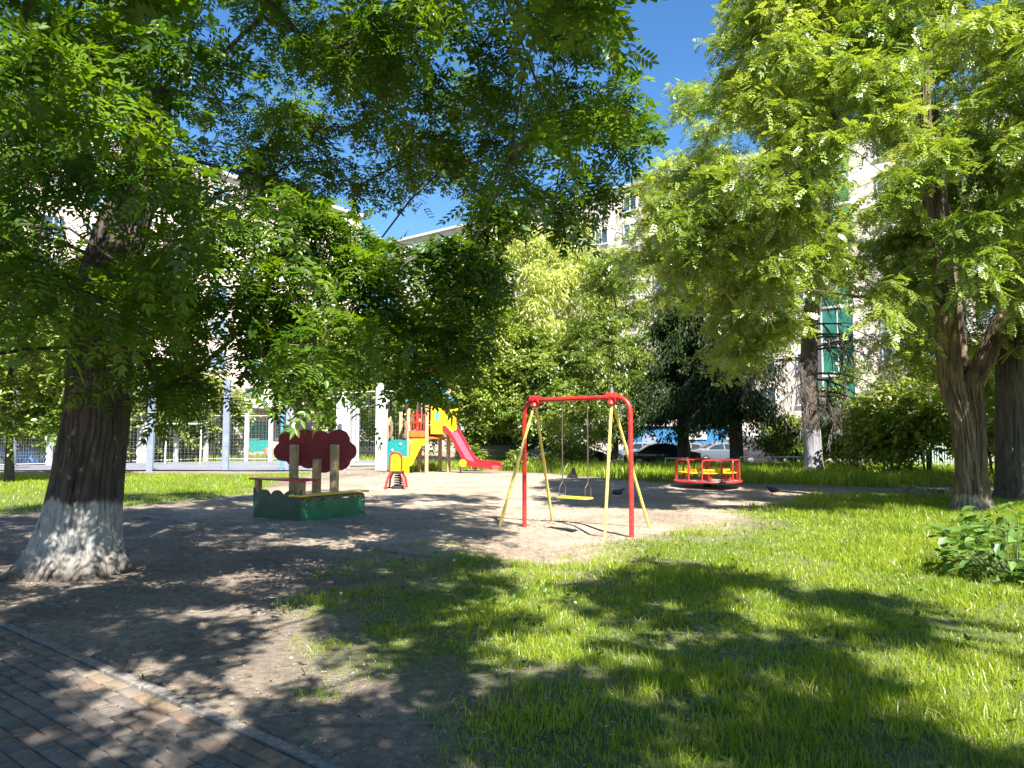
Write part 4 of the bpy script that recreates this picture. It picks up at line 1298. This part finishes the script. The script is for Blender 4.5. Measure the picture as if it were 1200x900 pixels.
# ---- sandbox with table, bench and maroon cloud board
Aq, Bq, Cq = [Vector((q.x, q.y, 0)) for q in (G(296, 606), G(352, 611), G(427, 603))]
sb = thing('sandbox', 'green walled sandbox with a red table top, yellow bench and maroon cloud shaped board', 'sandbox', Bq)
a, c = Aq - Bq, Cq - Bq
ua, uc = a.normalized(), c.normalized()
La, Lc = a.length, c.length
def wave(L, lo, amp, n, ends):
    pts = [(0, 0), (L, 0), (L, ends)]
    for k in range(0, 41):
        x = L - .12 - (L - .24) * k / 40
        pts.append((x, lo + amp * abs(math.sin(math.pi * n * k / 40)) ** .7))
    pts.append((0, ends))
    return pts
MB().prism(wave(La, .46, .11, 3, .60), Vector((0, 0, 0)) - Z * .02, ua, Z, .035).build('side_panel', 'shaded_green', sb, smooth=False)
MB().prism(wave(Lc, .36, .04, 4, .42), Vector((0, 0, -.02)), uc, Z, -.035).build('side_panel', 'green', sb, smooth=False)
MB().prism([(0, 0), (Lc, 0), (Lc, .3), (0, .3)], a - Z * .02, uc, Z, .035).build('side_panel', 'green', sb, smooth=False)
MB().prism([(0, 0), (La, 0), (La, .3), (0, .3)], c - Z * .02, ua, Z, -.035).build('side_panel', 'green', sb, smooth=False)
for q, h in ((a, .72), (Vector((0, 0, 0)), .72), (c, .43), (a + c, .43)):
    inn = (a + c) / 2 - q; inn.z = 0; inn = inn.normalized() * .09
    MB().box(q + inn + Z * (h / 2 - .05), (.1, .1, h + .1), math.atan2(ua.y, ua.x), bev=.008).build('post', 'wood', sb, smooth=False)
tb = MB().box(a / 2 + uc * .16 + Z * .745, (La + .12, .46, .035), math.atan2(ua.y, ua.x), bev=.01)
tb.build('table_top', 'red', sb, smooth=False)
bn = MB()
for k in range(2): bn.box(c / 2 + ua * (.02 + k * .17) + Z * (.465), (Lc + .14, .15, .032), math.atan2(uc.y, uc.x), bev=.008)
bn.build('bench', 'yellow', sb, smooth=False)
MB().box(c / 2 + ua * .12 + Z * .41, (Lc - .1, .28, .05), math.atan2(uc.y, uc.x)).build('bench_bearer', 'wood_dark', sb, smooth=False)
for f in (.06, .94):
    for h in (.1, .3):
        q = c * f + Z * h; MB().ball(q - (uc.cross(Z)) * -.038, .016, 8).build('bolt', 'white', sb)
for px, Y, top in ((345, 14.55, 521), (371.5, 14.75, 538), (392.5, 14.6, 521)):
    q = P(px, top, Y); h = q.z
    MB().box(Vector((q.x, q.y, h / 2 - .05)) - Bq, (.145, .12, h + .1), R(-18), bev=.012).build('post', 'wood', sb, smooth=False)
# cloud outline: union of lobes sampled by angle
lobes = [(-.50, .20, .22), (-.62, -.02, .19), (-.2, .17, .26), (.1, .2, .2), (.45, .20, .23), (.63, -.02, .19), (.5, -.2, .2), (.18, -.23, .22), (-.12, -.12, .24), (-.38, -.12, .2), (.25, 0, .3), (0, 0, .3)]
out = []
for k in range(120):
    th = 2 * math.pi * k / 120
    dx, dy = math.cos(th), math.sin(th)
    best = .1
    for lx, ly, lr in lobes:
        b_ = lx * dx + ly * dy
        disc = b_ * b_ - (lx * lx + ly * ly - lr * lr)
        if disc > 0: best = max(best, b_ + math.sqrt(disc))
    out.append((dx * best, dy * best))
q = P(369, 528, 14.78) - Bq
MB().prism(out, q + Vector((0, .03, 0)), (.985, .17, 0), (0, 0, 1), -.03).build('cloud_board', 'maroon', sb, smooth=False)
# ---- play tower with slide
S = 31.0 / FPX
T0 = gp(513, 31)
tw = thing('play_tower', 'wooden play tower with blue roof, yellow panels and red slide', 'play tower', T0)
X = lambda px: (px - 513) * S
Hh = lambda py: (553 - py) * S
for px, y, top in ((456, .1, 484), (479.5, -.25, 478), (501.5, -.45, 458), (525.5, .1, 455), (489, .75, 456), (513, 1.1, 455), (466, .85, 482)):
    MB().box((X(px), y, Hh(top) / 2 - .1), (.14, .14, Hh(top) + .2), R(25), bev=.015).build('post', 'wood', tw, smooth=False)
dz = Hh(512)
def slab(pts, z, th, name, mat):
    MB().prism(pts, (0, 0, z), (1, 0, 0), (0, 1, 0), th).build(name, mat, tw, smooth=False)
slab([(X(479.5), -.22), (X(501.5), -.42), (X(525.5), .1), (X(513), 1.05), (X(489), .72)], dz - .08, .09, 'deck', 'orange')
slab([(X(456), .12), (X(479.5), -.2), (X(489), .7), (X(466), .82)], dz - .42, .08, 'deck', 'wood_dark')
def panel(a, b, z0, z1, name, mat, th=.03, poly=None, par=None):
    a, b = Vector((a[0], a[1], 0)), Vector((b[0], b[1], 0))
    d = b - a; L = d.length; d = d / L
    poly = poly or [(0, z0), (L, z0), (L, z1), (0, z1)]
    return MB().prism(poly, a, d, (0, 0, 1), th).build(name, mat, par or tw, smooth=False)
panel((X(455), -.02), (X(479), -.34), .12, Hh(515), 'teal_panel', 'teal')
for px, py in ((471, 520), (461, 527)):
    qx = X(px); f = (px - 455) / 24
    MB().lathe([(.05, 0), (.05, .02)], (0, 0, 0), 14).v
    k_ = MB().lathe([(.05, 0), (.05, .02)], (0, 0, 0), 14)
    k_.v = [(qx + x_, -.02 - .32 * f - .045 - z_, Hh(py) + y_) for x_, y_, z_ in k_.v]
    k_.build('hole_cap', 'white', tw)
# red railing on the deck front
r_ = MB()
pa, pb = Vector((X(480.5), -.28, 0)), Vector((X(501), -.47, 0))
for z in (Hh(505), Hh(487), Hh(495)): r_.tube([pa + Z * z, pb + Z * z], .022, 8)
for k in range(1, 7):
    q = pa.lerp(pb, k / 7); r_.tube([q + Z * Hh(509), q + Z * Hh(480 if k % 2 else 487)], .016, 6)
r_.build('railing', 'red', tw)
panel((X(480.5), -.30), (X(501), -.49), Hh(512), Hh(505), 'rail_board', 'orange')
# yellow stair
sp_ = MB()
sp_.prism([(X(482), Hh(545)), (X(484), Hh(514)), (X(503), Hh(514)), (X(503), Hh(520)), (X(496), Hh(522)), (X(485), Hh(545))], (0, -.52, 0), (1, 0, 0), (0, 0, 1), -.05)
sp_.build('stair_side', 'bright_yellow', tw, smooth=False)
for k in range(4): MB().box((X(484.5 + k * 4.2), -.1, Hh(540 - k * 8)), (.2, .75, .05)).build('tread', 'bright_yellow', tw, smooth=False)
# yellow panels with blue oval window, boxed entry of the slide
yp = panel((X(506), -.36), (X(521), -.2), Hh(508.5), Hh(477), 'front_panel', 'bright_yellow', .04)
ov = MB().lathe([(1, 0), (1, .03)], (0, 0, 0), 20)
ov.v = [(X(513.2) + x_ * .085, -.36 + .075 - z_ * 1.0 - .03, Hh(487.5) + y_ * .2) for x_, y_, z_ in ov.v]
ov.build('oval_window', 'blue', tw)
hood = [(X(520), Hh(508)), (X(520), Hh(477)), (X(536), Hh(478)), (X(533), Hh(492)), (X(536), Hh(503)), (X(528), Hh(508))]
MB().prism(hood, (0, -.24, 0), (1, 0, 0), (0, 0, 1), -.04).build('hood_panel', 'bright_yellow', tw, smooth=False)
MB().prism(hood, (0, .46, 0), (1, 0, 0), (0, 0, 1), -.04).build('hood_panel', 'bright_yellow', tw, smooth=False)
MB().prism([(-.3, Hh(500)), (.42, Hh(500)), (.42, Hh(478)), (-.3, Hh(478))], (X(533.5), .03, 0), (0, 1, 0), (0, 0, 1), .03).build('hood_panel', 'bright_yellow', tw, smooth=False)
# slide: curved bed with raised side walls, leading right and towards the viewer
cv = [(X(520), Hh(505)), (X(530), Hh(504)), (X(549), Hh(546) + .45), (X(553), Hh(546) + .24), (X(558), Hh(546) + .15), (X(566), Hh(546) + .11), (X(578), Hh(546) + .10), (X(583), Hh(546) + .04)]
def smooth_curve(pts, n=8):
    out = []
    for i in range(len(pts) - 1):
        p0 = Vector((*pts[max(i - 1, 0)], 0)); p1 = Vector((*pts[i], 0)); p2 = Vector((*pts[i + 1], 0)); p3 = Vector((*pts[min(i + 2, len(pts) - 1)], 0))
        for k in range(n):
            t_ = k / n
            out.append(.5 * ((2 * p1) + (p2 - p0) * t_ + (2 * p0 - 5 * p1 + 4 * p2 - p3) * t_ * t_ + (3 * p1 - p0 - 3 * p2 + p3) * t_ ** 3))
    out.append(Vector((*pts[-1], 0)))
    return out
sc2 = smooth_curve(cv)
def slide_strip(w0, w1, z0, z1):
    mb = MB(); n = len(sc2)
    sx0 = sc2[0].x; sd_ = Vector((.75, -.66, 0)); sn_ = Vector((.66, .75, 0))
    for i, q in enumerate(sc2):
        base_ = Vector((sx0, .12, 0)) + sd_ * ((q.x - sx0) / .75)
        for (w_, z_) in ((w0, z0), (w1, z0), (w1, z1), (w0, z1)):
            r_ = base_ + sn_ * w_
            mb.v.append((r_.x, r_.y, q.y + z_))
    for i in range(n - 1):
        for k in range(4):
            a_, b_ = i * 4 + k, i * 4 + (k + 1) % 4
            mb.f.append((a_, b_, b_ + 4, a_ + 4))
    mb.f.append((0, 1, 2, 3)); mb.f.append(tuple((n - 1) * 4 + k for k in (3, 2, 1, 0)))
    return mb
slide_strip(-.25, .25, -.03, .0).build('slide_bed', 'slide_pink', tw)
slide_strip(-.31, -.245, -.10, .13).build('slide_side', 'slide_red', tw)
slide_strip(.245, .31, -.10, .16).build('slide_side', 'slide_red', tw)
yd = MB().lathe([(.15, 0), (.15, .04)], (0, 0, 0), 20)
yd.v = [(X(545) + x_, -1.25 - z_, Hh(541) + y_) for x_, y_, z_ in yd.v]
yd.build('slide_disc', 'bright_yellow', tw)
MB().tube([(X(541), -.55, 0), (X(541), -.55, Hh(530))], .03, 8).build('slide_support', 'steel', tw)
# roof: two blue slopes and a red ridge piece
for (xa, xb, nm) in ((478, 505, 0), (532, 505, 1)):
    poly = [(0, -.75), (0, 1.4), (1, 1.4), (1, -.75)]
    p0 = Vector((X(xa), 0, Hh(471))); p1 = Vector((X(xb), 0, Hh(439)))
    d = p1 - p0
    MB().prism(poly, p0, d, (0, 1, 0), .04 if nm else -.04).build('roof_panel', 'blue', tw, smooth=False)
MB().tube([(X(505), -.8, Hh(438)), (X(505), 1.45, Hh(438))], .09, 10).build('ridge', 'red', tw)
MB().box((X(500), -.78, Hh(434)), (.2, .05, .22), bev=.02).build('finial', 'red', tw, smooth=False)
for sx in (485, 527): MB().box((X(sx), .2, Hh(463)), (.06, 1.5, .08)).build('roof_bearer', 'wood', tw, smooth=False)
# climbing net side left: brown curved handles
for px in (458.5, 476):
    MB().tube([(X(px), -.12 - (px - 458) * .012, Hh(513)), (X(px) + .06, -.15 - (px - 458) * .012, Hh(503)), (X(px) + .02, -.12 - (px - 458) * .012, Hh(494))], .07, 8).build('grip_bar', 'wood_dark', tw)
# ---- spring rocker
rk = G(464, 573)
ro = thing('rocking_toy', 'small yellow rocker with red hoop and legs beside the play tower', 'rocker', rk)
s_ = rk.y / FPX
hp = [(-.17, -.1, .5)] + [(-.17, -.1, .85)] + [tuple(q) for q in bez((-.17, -.1, .85), (-.17, -.1, 1.05), (0, -.1, 1.05))[1:]] + [tuple(q) for q in bez((0, -.1, 1.05), (.17, -.1, 1.05), (.17, -.1, .85))[1:]] + [(.17, -.1, .5)]
MB().tube(hp, .028, 10, ).build('hoop', 'red', ro)
MB().prism([(-.15, .52), (.15, .52), (.15, .9), (.08, 1.01), (-.08, 1.01), (-.15, .9)], (0, -.09, 0), (1, 0, 0), (0, 0, 1), -.03).build('front_shield', 'bright_yellow', ro, smooth=False)
MB().prism([(0, .44), (.3, .44), (.3, .92), (.1, .92), (.02, .72), (0, .7)], (.03, .32, 0), (1, -.25, 0), (0, 0, 1), -.03).build('side_shield', 'bright_yellow', ro, smooth=False)
MB().box((.05, .15, .48), (.3, .55, .07), bev=.02).build('seat', 'black', ro)
spg = [(.05 + .11 * math.cos(k * .6), .12 + .11 * math.sin(k * .6), .08 + .38 * k / 60) for k in range(61)]
MB().tube(spg, .018, 6).build('spring', 'black', ro)
MB().box((.05, .12, .04), (.34, .34, .1), bev=.02).build('base_plate', 'black', ro)
for sg in (-1, 1): MB().tube([(sg * .13, -.06, .5), (sg * .22, -.12, .3), (sg * .29, -.18, -.04)], .035, 8).build('leg', 'red', ro)
for sg in (-1, 1): MB().tube([(sg * .13, .3, .46), (sg * .22, .36, .3), (sg * .27, .42, -.04)], .03, 8).build('leg', 'red', ro)
# ---- merry-go-round
mg = G(829, 570.5)
me_ = thing('merry_go_round', 'red merry go round with hoops and yellow seats on a round floor', 'merry-go-round', mg, R(12))
rr_ = .98
MB().lathe([(.12, -.02), (.12, .1), (.2, .12), (.2, .16)], (0, 0, 0), 20).build('pivot', 'black', me_)
MB().lathe([(.05, .15), (rr_ - .02, .17), (rr_ - .02, .20), (.05, .20)], (0, 0, 0), 40).build('floor', 'disc', me_)
rim = [(rr_ * math.cos(k * math.pi / 24), rr_ * math.sin(k * math.pi / 24), .185) for k in range(49)]
MB().tube(rim, .035, 8).build('rim', 'red', me_)
MB().tube([(0, 0, .15), (0, 0, .86)], .07, 12).build('centre_post', 'red', me_)
for k in range(6):
    th = k * math.pi / 3 + .2
    p_ = lambda r, an, z: Vector((r * math.cos(an), r * math.sin(an), z))
    q0, q1 = p_(.93, th - .3, .2), p_(.93, th + .3, .2)
    t0, t1 = q0 + Z * .62, q1 + Z * .62
    dd = (t1 - t0).normalized()
    hoop = [q0, t0 - Z * .12] + bez(t0 - Z * .12, t0, t0 + dd * .12)[1:] + bez(t1 - dd * .12, t1, t1 - Z * .12) + [q1]
    MB().tube(hoop, .024, 8).build('hoop', 'red', me_)
    mdl = (t0 + t1) / 2
    MB().tube([mdl - Z * .0, Vector((0, 0, .82))], .018, 8).build('spoke', 'red', me_)
    MB().box(p_(.70, th, .44), (.22, .56, .03), th, bev=.008).build('seat', 'bright_yellow', me_, smooth=False)
    MB().tube([p_(.7, th, .19), p_(.7, th, .49)], .03, 8).build('seat_support', 'red', me_)
    MB().box(p_(.60, th, .50), (.025, .5, .09), th, bev=.006).build('seat_back', 'bright_yellow', me_, smooth=False)

# ---- pigeons and the stump
def pigeon(label, loc, rz, col, group='pigeons on the sand'):
    o = thing('pigeon', label, 'bird', loc, rz, group)
    b = MB()
    prof = [(-.20, .022, .10, .010), (-.14, .04, .115, .028), (-.06, .07, .13, .064), (.02, .078, .14, .074), (.075, .062, .155, .062), (.10, .042, .18, .044), (.112, .032, .202, .034), (.13, .031, .218, .032), (.148, .024, .22, .024), (.163, .008, .214, .008), (.18, .004, .208, .004)]
    n = 12
    for x, ry, z, rz_ in prof:
        for k in range(n):
            a_ = 2 * math.pi * k / n
            b.v.append((x, ry * math.cos(a_), z + rz_ * math.sin(a_)))
    for i in range(len(prof) - 1):
        for k in range(n):
            a_, c_ = i * n + k, i * n + (k + 1) % n
            b.f.append((a_, c_, c_ + n, a_ + n))
    b.f.append(tuple(range(n))); b.f.append(tuple(reversed([(len(prof) - 1) * n + k for k in range(n)])))
    b.build('body', col, o, angle=80)
    for sg in (-1, 1):
        MB().ball((-.05, sg * .062, .15), (.11, .02, .05), 10).build('wing', 'pigeon_wing', o)
        MB().tube([(.01, sg * .03, .1), (.0, sg * .03, .0)], .006, 5).tube([(-.01, sg * .03, .004), (.035, sg * .035, .004)], .005, 4).build('leg', 'tail', o)
    return o
M['pigeon'] = paint('pigeon_feather', (.03, .032, .038), .6, var=.4, scale=20)
M['pigeon_wing'] = paint('pigeon_wing', (.045, .045, .05), .6, var=.5, scale=30)
p1 = G(905, 580)
pigeon('dark pigeon walking on the sand right of the merry go round', p1, R(150), 'pigeon')
pigeon('dark pigeon pecking on the sand near the right swing post', G(725, 583), R(10), 'pigeon')
M['char'] = paint('charred_wood', (.005, .0045, .004), 1.0, bmp=0)
sp = G(671, 560)
stp = MB()
trunk_mesh(stp, [(0, 0, -.05), (0, 0, .06), (.02, 0, .2), (.03, 0, .36)], [.2, .16, .09, .05], 24, 24, .02, 9, (.08, .1), 4, 4)
o = stp.build('tree_stump', 'char'); o.location = sp
tag(o, 'dark pointed stump at the edge of the far turf behind the swing', 'stump')

# ================================================================== grass, weeds, litter
M['grass'] = leafmat('grass_blade', (.11, .21, .012), (.35, .42, .035), .5, (1.4, 1.3, .4), .03)
def grass_obj(name, label, x, y, h, wd, mat='grass', lean=.35):
    n = len(x)
    z = gz(x, y) - .012
    az = RNG.random(n) * 6.283
    la = RNG.random(n) * 6.283
    ln = np.abs(RNG.normal(0, lean, n)) * h
    wx_, wy_ = np.cos(az) * wd / 2, np.sin(az) * wd / 2
    lx, ly = np.cos(la) * ln, np.sin(la) * ln
    v = np.zeros((n, 6, 3))
    for k, (f, wf) in enumerate(((0, 1), (.55, .85), (1, .12))):
        bx, by, bz = x + lx * f * f, y + ly * f * f, z + h * (f - .12 * f * f * (ln / np.maximum(h, 1e-3)))
        v[:, 2 * k] = np.stack([bx - wx_ * wf, by - wy_ * wf, bz], 1)
        v[:, 2 * k + 1] = np.stack([bx + wx_ * wf, by + wy_ * wf, bz], 1)
    q = np.array([(0, 1, 3, 2), (2, 3, 5, 4)])
    q = (q[None] + (np.arange(n) * 6)[:, None, None]).reshape(-1, 4)
    tint = np.clip(.25 + .5 * vn(x, y, .8, 6) + RNG.normal(size=n) * .18, 0, 1)
    o = quads_obj(name, v.reshape(-1, 3), q, mat, tint=np.repeat(tint, 6))
    return tag(o, label, 'grass', kind='stuff')
def scatter(poly, dens, cap, w_=.5, n_=.8, bare_amt=.8):
    xs_, ys_ = [p[0] for p in poly], [p[1] for p in poly]
    x0, x1, y0, y1 = min(xs_), max(xs_), min(ys_), max(ys_)
    N_ = int(min(cap * 3, (x1 - x0) * (y1 - y0) * dens))
    x, y = RNG.uniform(x0, x1, N_), RNG.uniform(y0, y1, N_)
    q = proj(np.stack([x, y, np.full(N_, .1)], 1))
    see = (q[:, 2] > .5) & (q[:, 0] > -150) & (q[:, 0] < 1350) & (q[:, 1] < 1000)
    x, y = x[see], y[see]
    msk = soft(poly, x, y, w_, n_)
    b = (1 - .75 * sstep(0, 3, x)) * sstep(.5, .72, vn(x, y, 1.1, 7) * .6 + vn(x, y, .35, 8) * .4)
    lt = 1 - sstep(-2.6, -.5, x)
    tuft = (1 - .55 * sstep(.6, .8, vn(x, y, .7, 19))) * (.35 + .65 * sstep(.3, .6, vn(x, y, .16, 9)))
    keep = RNG.random(len(x)) < msk * (1 - bare_amt * b) * (1 - .6 * lt * (y < 20)) * tuft
    return x[keep][:cap], y[keep][:cap]
near_poly = LAWN
x, y = scatter(LAWN, 11000, 1100000)
d_ = np.hypot(x, y)
k = RNG.random(len(x)) < np.clip(1.25 - d_ / 15, .32, 1)
x, y, d_ = x[k], y[k], d_[k]
hgt = RNG.uniform(.05, .16, len(x)) * (.6 + .9 * vn(x, y, .9, 10)) * (1 - .35 * (1 - sstep(-1.2, 1.2, x)))
# the turf is longer to the right and far side
hgt *= .62 * (1 + .5 * sstep(3, 8, x))
grass_obj('lawn_grass', 'shaggy lawn grass in dappled light', x, y, hgt, .003 + .00058 * d_, lean=.6)
i_ = RNG.random(len(x)) < .035
M['straw'] = leafmat('dry_straw', (.16, .12, .05), (.42, .35, .18), .2, (1, 1, 1))
grass_obj('dry_straw', 'dry straw blades lying in the lawn', x[i_] + .02, y[i_], hgt[i_] * .8, .004 + .0006 * d_[i_], 'straw', lean=1.3)
x, y = scatter(FAR_STRIP, 230, 90000, .25, .4, .1)
grass_obj('meadow_grass', 'tall grass strip before the parked cars', x, y, RNG.uniform(.15, .48, len(x)) * (.5 + .9 * vn(x, y, 1.3, 10)), .026)
x, y = scatter(COURT_STRIP, 330, 60000, .2, .25, .5)
grass_obj('verge_grass', 'verge grass in front of the sports court', x, y, RNG.uniform(.05, .14, len(x)), .018)
x, y = scatter(BACK_STRIP, 25, 40000, .3, .4, .2)
grass_obj('back_grass', 'grass along the far side of the court', x, y, RNG.uniform(.2, .6, len(x)), .07)
# seeded tufts creeping into the bare earth
tx, ty = [], []
for px, py in ((385, 760), (440, 690), (420, 665), (492, 638), (380, 815), (410, 700), (455, 742), (505, 650), (545, 655), (610, 668), (690, 662), (760, 648), (375, 705), (660, 655), (530, 640)):
    g_ = G(px, py); n_ = 80
    tx += list(g_.x + RNG.normal(0, .10, n_)); ty += list(g_.y + RNG.normal(0, .10, n_))
tx, ty = np.array(tx), np.array(ty)
grass_obj('grass_tufts', 'loose grass tufts on the bare earth', tx, ty, RNG.uniform(.03, .10, len(tx)), .006, lean=.7)
# broad weeds in the lawn
x, y = scatter(LAWN, 9, 1500, .2, .3, .3)
n = len(x)
rep = 5
X_, Y_ = np.repeat(x, rep), np.repeat(y, rep)
a_ = RNG.random(n * rep) * 6.283
dr = np.stack([np.cos(a_), np.sin(a_), RNG.uniform(.2, 1.2, n * rep)], 1)
tag(leaf_obj('lawn_weeds', T_OVAL, np.stack([X_, Y_, gz(X_, Y_) + .03], 1), dr, np.tile([0, 0, 1.0], (n * rep, 1)) + RNG.normal(size=(n * rep, 3)) * .3, RNG.uniform(.025, .065, n * rep), RNG.random(n * rep), 'bur_leaf', None), 'small broad leaved weeds in the lawn', 'weeds', kind='stuff')
# burdock clump right edge
def burdock(label, base, n, hmax, L, spread):
    base = Vector(base); o = thing('burdock_plant', label, 'plant', base, group='broad leaved plants by the right trunks')
    mb = MB(); ps, ds = [], []
    for i in range(n):
        a = random.uniform(0, 6.28); r_ = spread * math.sqrt(random.random()); h = hmax * random.uniform(.12, 1) * (1 - .4 * r_ / spread)
        q = Vector((math.cos(a) * r_, math.sin(a) * r_, h))
        mb.tube([(q.x * .3, q.y * .3, -.02), (q.x * .7, q.y * .7, h * .6), q], [.004, .003, .002], 4, cap=False)
        ps.append(q); ds.append((math.cos(a) + random.gauss(0, .3), math.sin(a) + random.gauss(0, .3), random.uniform(-.5, .25)))
    mb.build('stems', 'shrub_leaf' if False else 'twig_green', o)
    n_ = len(ps)
    leaf_obj('leaves', T_OVAL, np.array(ps), np.array(ds), np.tile([0, 0, 1.0], (n_, 1)) + RNG.normal(size=(n_, 3)) * .35, L * RNG.uniform(.6, 1.15, n_), RNG.random(n_), 'bur_leaf', o)
M['twig_green'] = paint('green_stem', (.09, .14, .04), .7)
burdock('large leaved burdock clump at the right edge of the lawn', G(1190, 675), 260, .75, .19, .75)
burdock('burdock at the foot of the forked trunk', G(1165, 632), 90, .55, .15, .5)
burdock('leafy plant at the foot of the shaded right trunk', G(1205, 640), 60, .8, .22, .8)
burdock('leafy shoots left of the forked trunk foot', G(1095, 588), 60, .8, .16, .6)
# dandelion clocks
for px, py, lab in ((672, 745, 'dandelion clock in the middle of the shaded lawn'), (397, 372 + 360, 'dandelion clock at the left fringe of the lawn'), (530, 685, 'dandelion clock near the top of the lawn'), (742, 640 + 60, 'dandelion clock right of the lit patch')):
    g_ = G(px, py)
    o = thing('dandelion', lab, 'flower', g_, group='dandelion clocks in the lawn')
    MB().tube([(0, 0, -.01), (.01, 0, .12), (.015, 0, .24)], .0025, 5).build('stem', 'twig_green', o)
    MB().ball((.015, 0, .255), .014, 10).build('seed_head', 'petal', o)
# fallen petals and grit on the bare earth
n = 15000
x, y = RNG.uniform(-9, 4, n), RNG.uniform(3.0, 16, n)
keep = (path_side(x, y) < 0) | (RNG.random(n) < .35)
dens = sstep(.35, .7, vn(x, y, 1.3, 15)) * (1 - .8 * sstep(10, 15, y)) 
keep &= RNG.random(n) < .15 + .85 * dens
keep &= ~((x > 1) & (RNG.random(n) < .75))
x, y = x[keep], y[keep]; n = len(x)
a_ = RNG.random(n) * 6.283
tag(leaf_obj('fallen_petals', T_RH, np.stack([x, y, gz(x, y) + .006], 1), np.stack([np.cos(a_), np.sin(a_), RNG.normal(0, .15, n)], 1), np.tile([0, 0, 1.0], (n, 1)) + RNG.normal(size=(n, 3)) * .3, RNG.uniform(.008, .02, n), RNG.random(n), 'petal', None), 'pale fallen petals on the bare earth', 'petals', kind='stuff')
n = 6500
x, y = RNG.uniform(-9, 5, n), 3 + 11 * RNG.random(n) ** 1.4
keep = path_side(x, y) < -.02
x, y = x[keep], y[keep]; n = len(x)
oc = np.array([(1, 0, 0), (0, 1, 0), (-1, 0, 0), (0, -1, 0), (0, 0, .7), (0, 0, -.7)], float)
oq = [(0, 1, 4), (1, 2, 4), (2, 3, 4), (3, 0, 4)]
a_ = RNG.random(n) * 6.283; r_ = RNG.uniform(.004, .013, n) * (1 + (RNG.random(n) < .04) * 1.2)
pv = oc[None] * r_[:, None, None] * (1 + .5 * (RNG.random((n, 6, 1)) - .5))
ca, sa = np.cos(a_)[:, None], np.sin(a_)[:, None]
pv = np.stack([pv[..., 0] * ca - pv[..., 1] * sa * .7 + x[:, None], pv[..., 0] * sa + pv[..., 1] * ca * .7 + y[:, None], pv[..., 2] + gz(x, y)[:, None] + .004], -1)
qq = np.array([(0, 1, 4, 4), (1, 2, 4, 4), (2, 3, 4, 4), (3, 0, 4, 4)])
mpb = MB(); 
for i in range(n): mpb.add(pv[i].tolist(), oq)
tag(mpb.build('gravel', paint('gravel_stone', (.24, .21, .19), .9, var=.5, scale=3, bmp=0), smooth=False), 'small stones strewn over the earth', 'gravel', kind='stuff')
n = 9000
x, y = RNG.uniform(-9, 6, n), RNG.uniform(3.0, 15, n)
keep = path_side(x, y) < 0
x, y = x[keep], y[keep]; n = len(x)
a_ = RNG.random(n) * 6.283
M['litter'] = leafmat('dry_litter', (.07, .05, .03), (.2, .15, .09), .1, (1, 1, 1))
tag(leaf_obj('leaf_litter', T_WIL, np.stack([x, y, gz(x, y) + .007], 1), np.stack([np.cos(a_), np.sin(a_), RNG.normal(0, .12, n)], 1), np.tile([0, 0, 1.0], (n, 1)) + RNG.normal(size=(n, 3)) * .25, RNG.uniform(.02, .06, n), RNG.random(n), 'litter', None), 'dry twigs and leaf litter on the earth', 'litter', kind='stuff')

# dry twigs on the earth
tb_ = MB()
for _ in range(170):
    x0, y0 = random.uniform(-7, 2), random.uniform(3.4, 12)
    if path_side(x0, y0) > -.05 and random.random() < .7: continue
    a_ = random.uniform(0, 6.28); L_ = random.uniform(.06, .3)
    pts_ = []
    for k in range(4):
        x1, y1 = x0 + math.cos(a_) * L_ * k / 3, y0 + math.sin(a_) * L_ * k / 3
        pts_.append((x1, y1, float(gz(x1, y1)) + .012)); a_ += random.gauss(0, .25)
    tb_.tube(pts_, [.004, .0035, .003, .0015], 4)
tag(tb_.build('twig_litter', 'twig'), 'thin dry twigs fallen on the earth', 'litter', kind='stuff')
# rough surface of the earth: trodden hollows
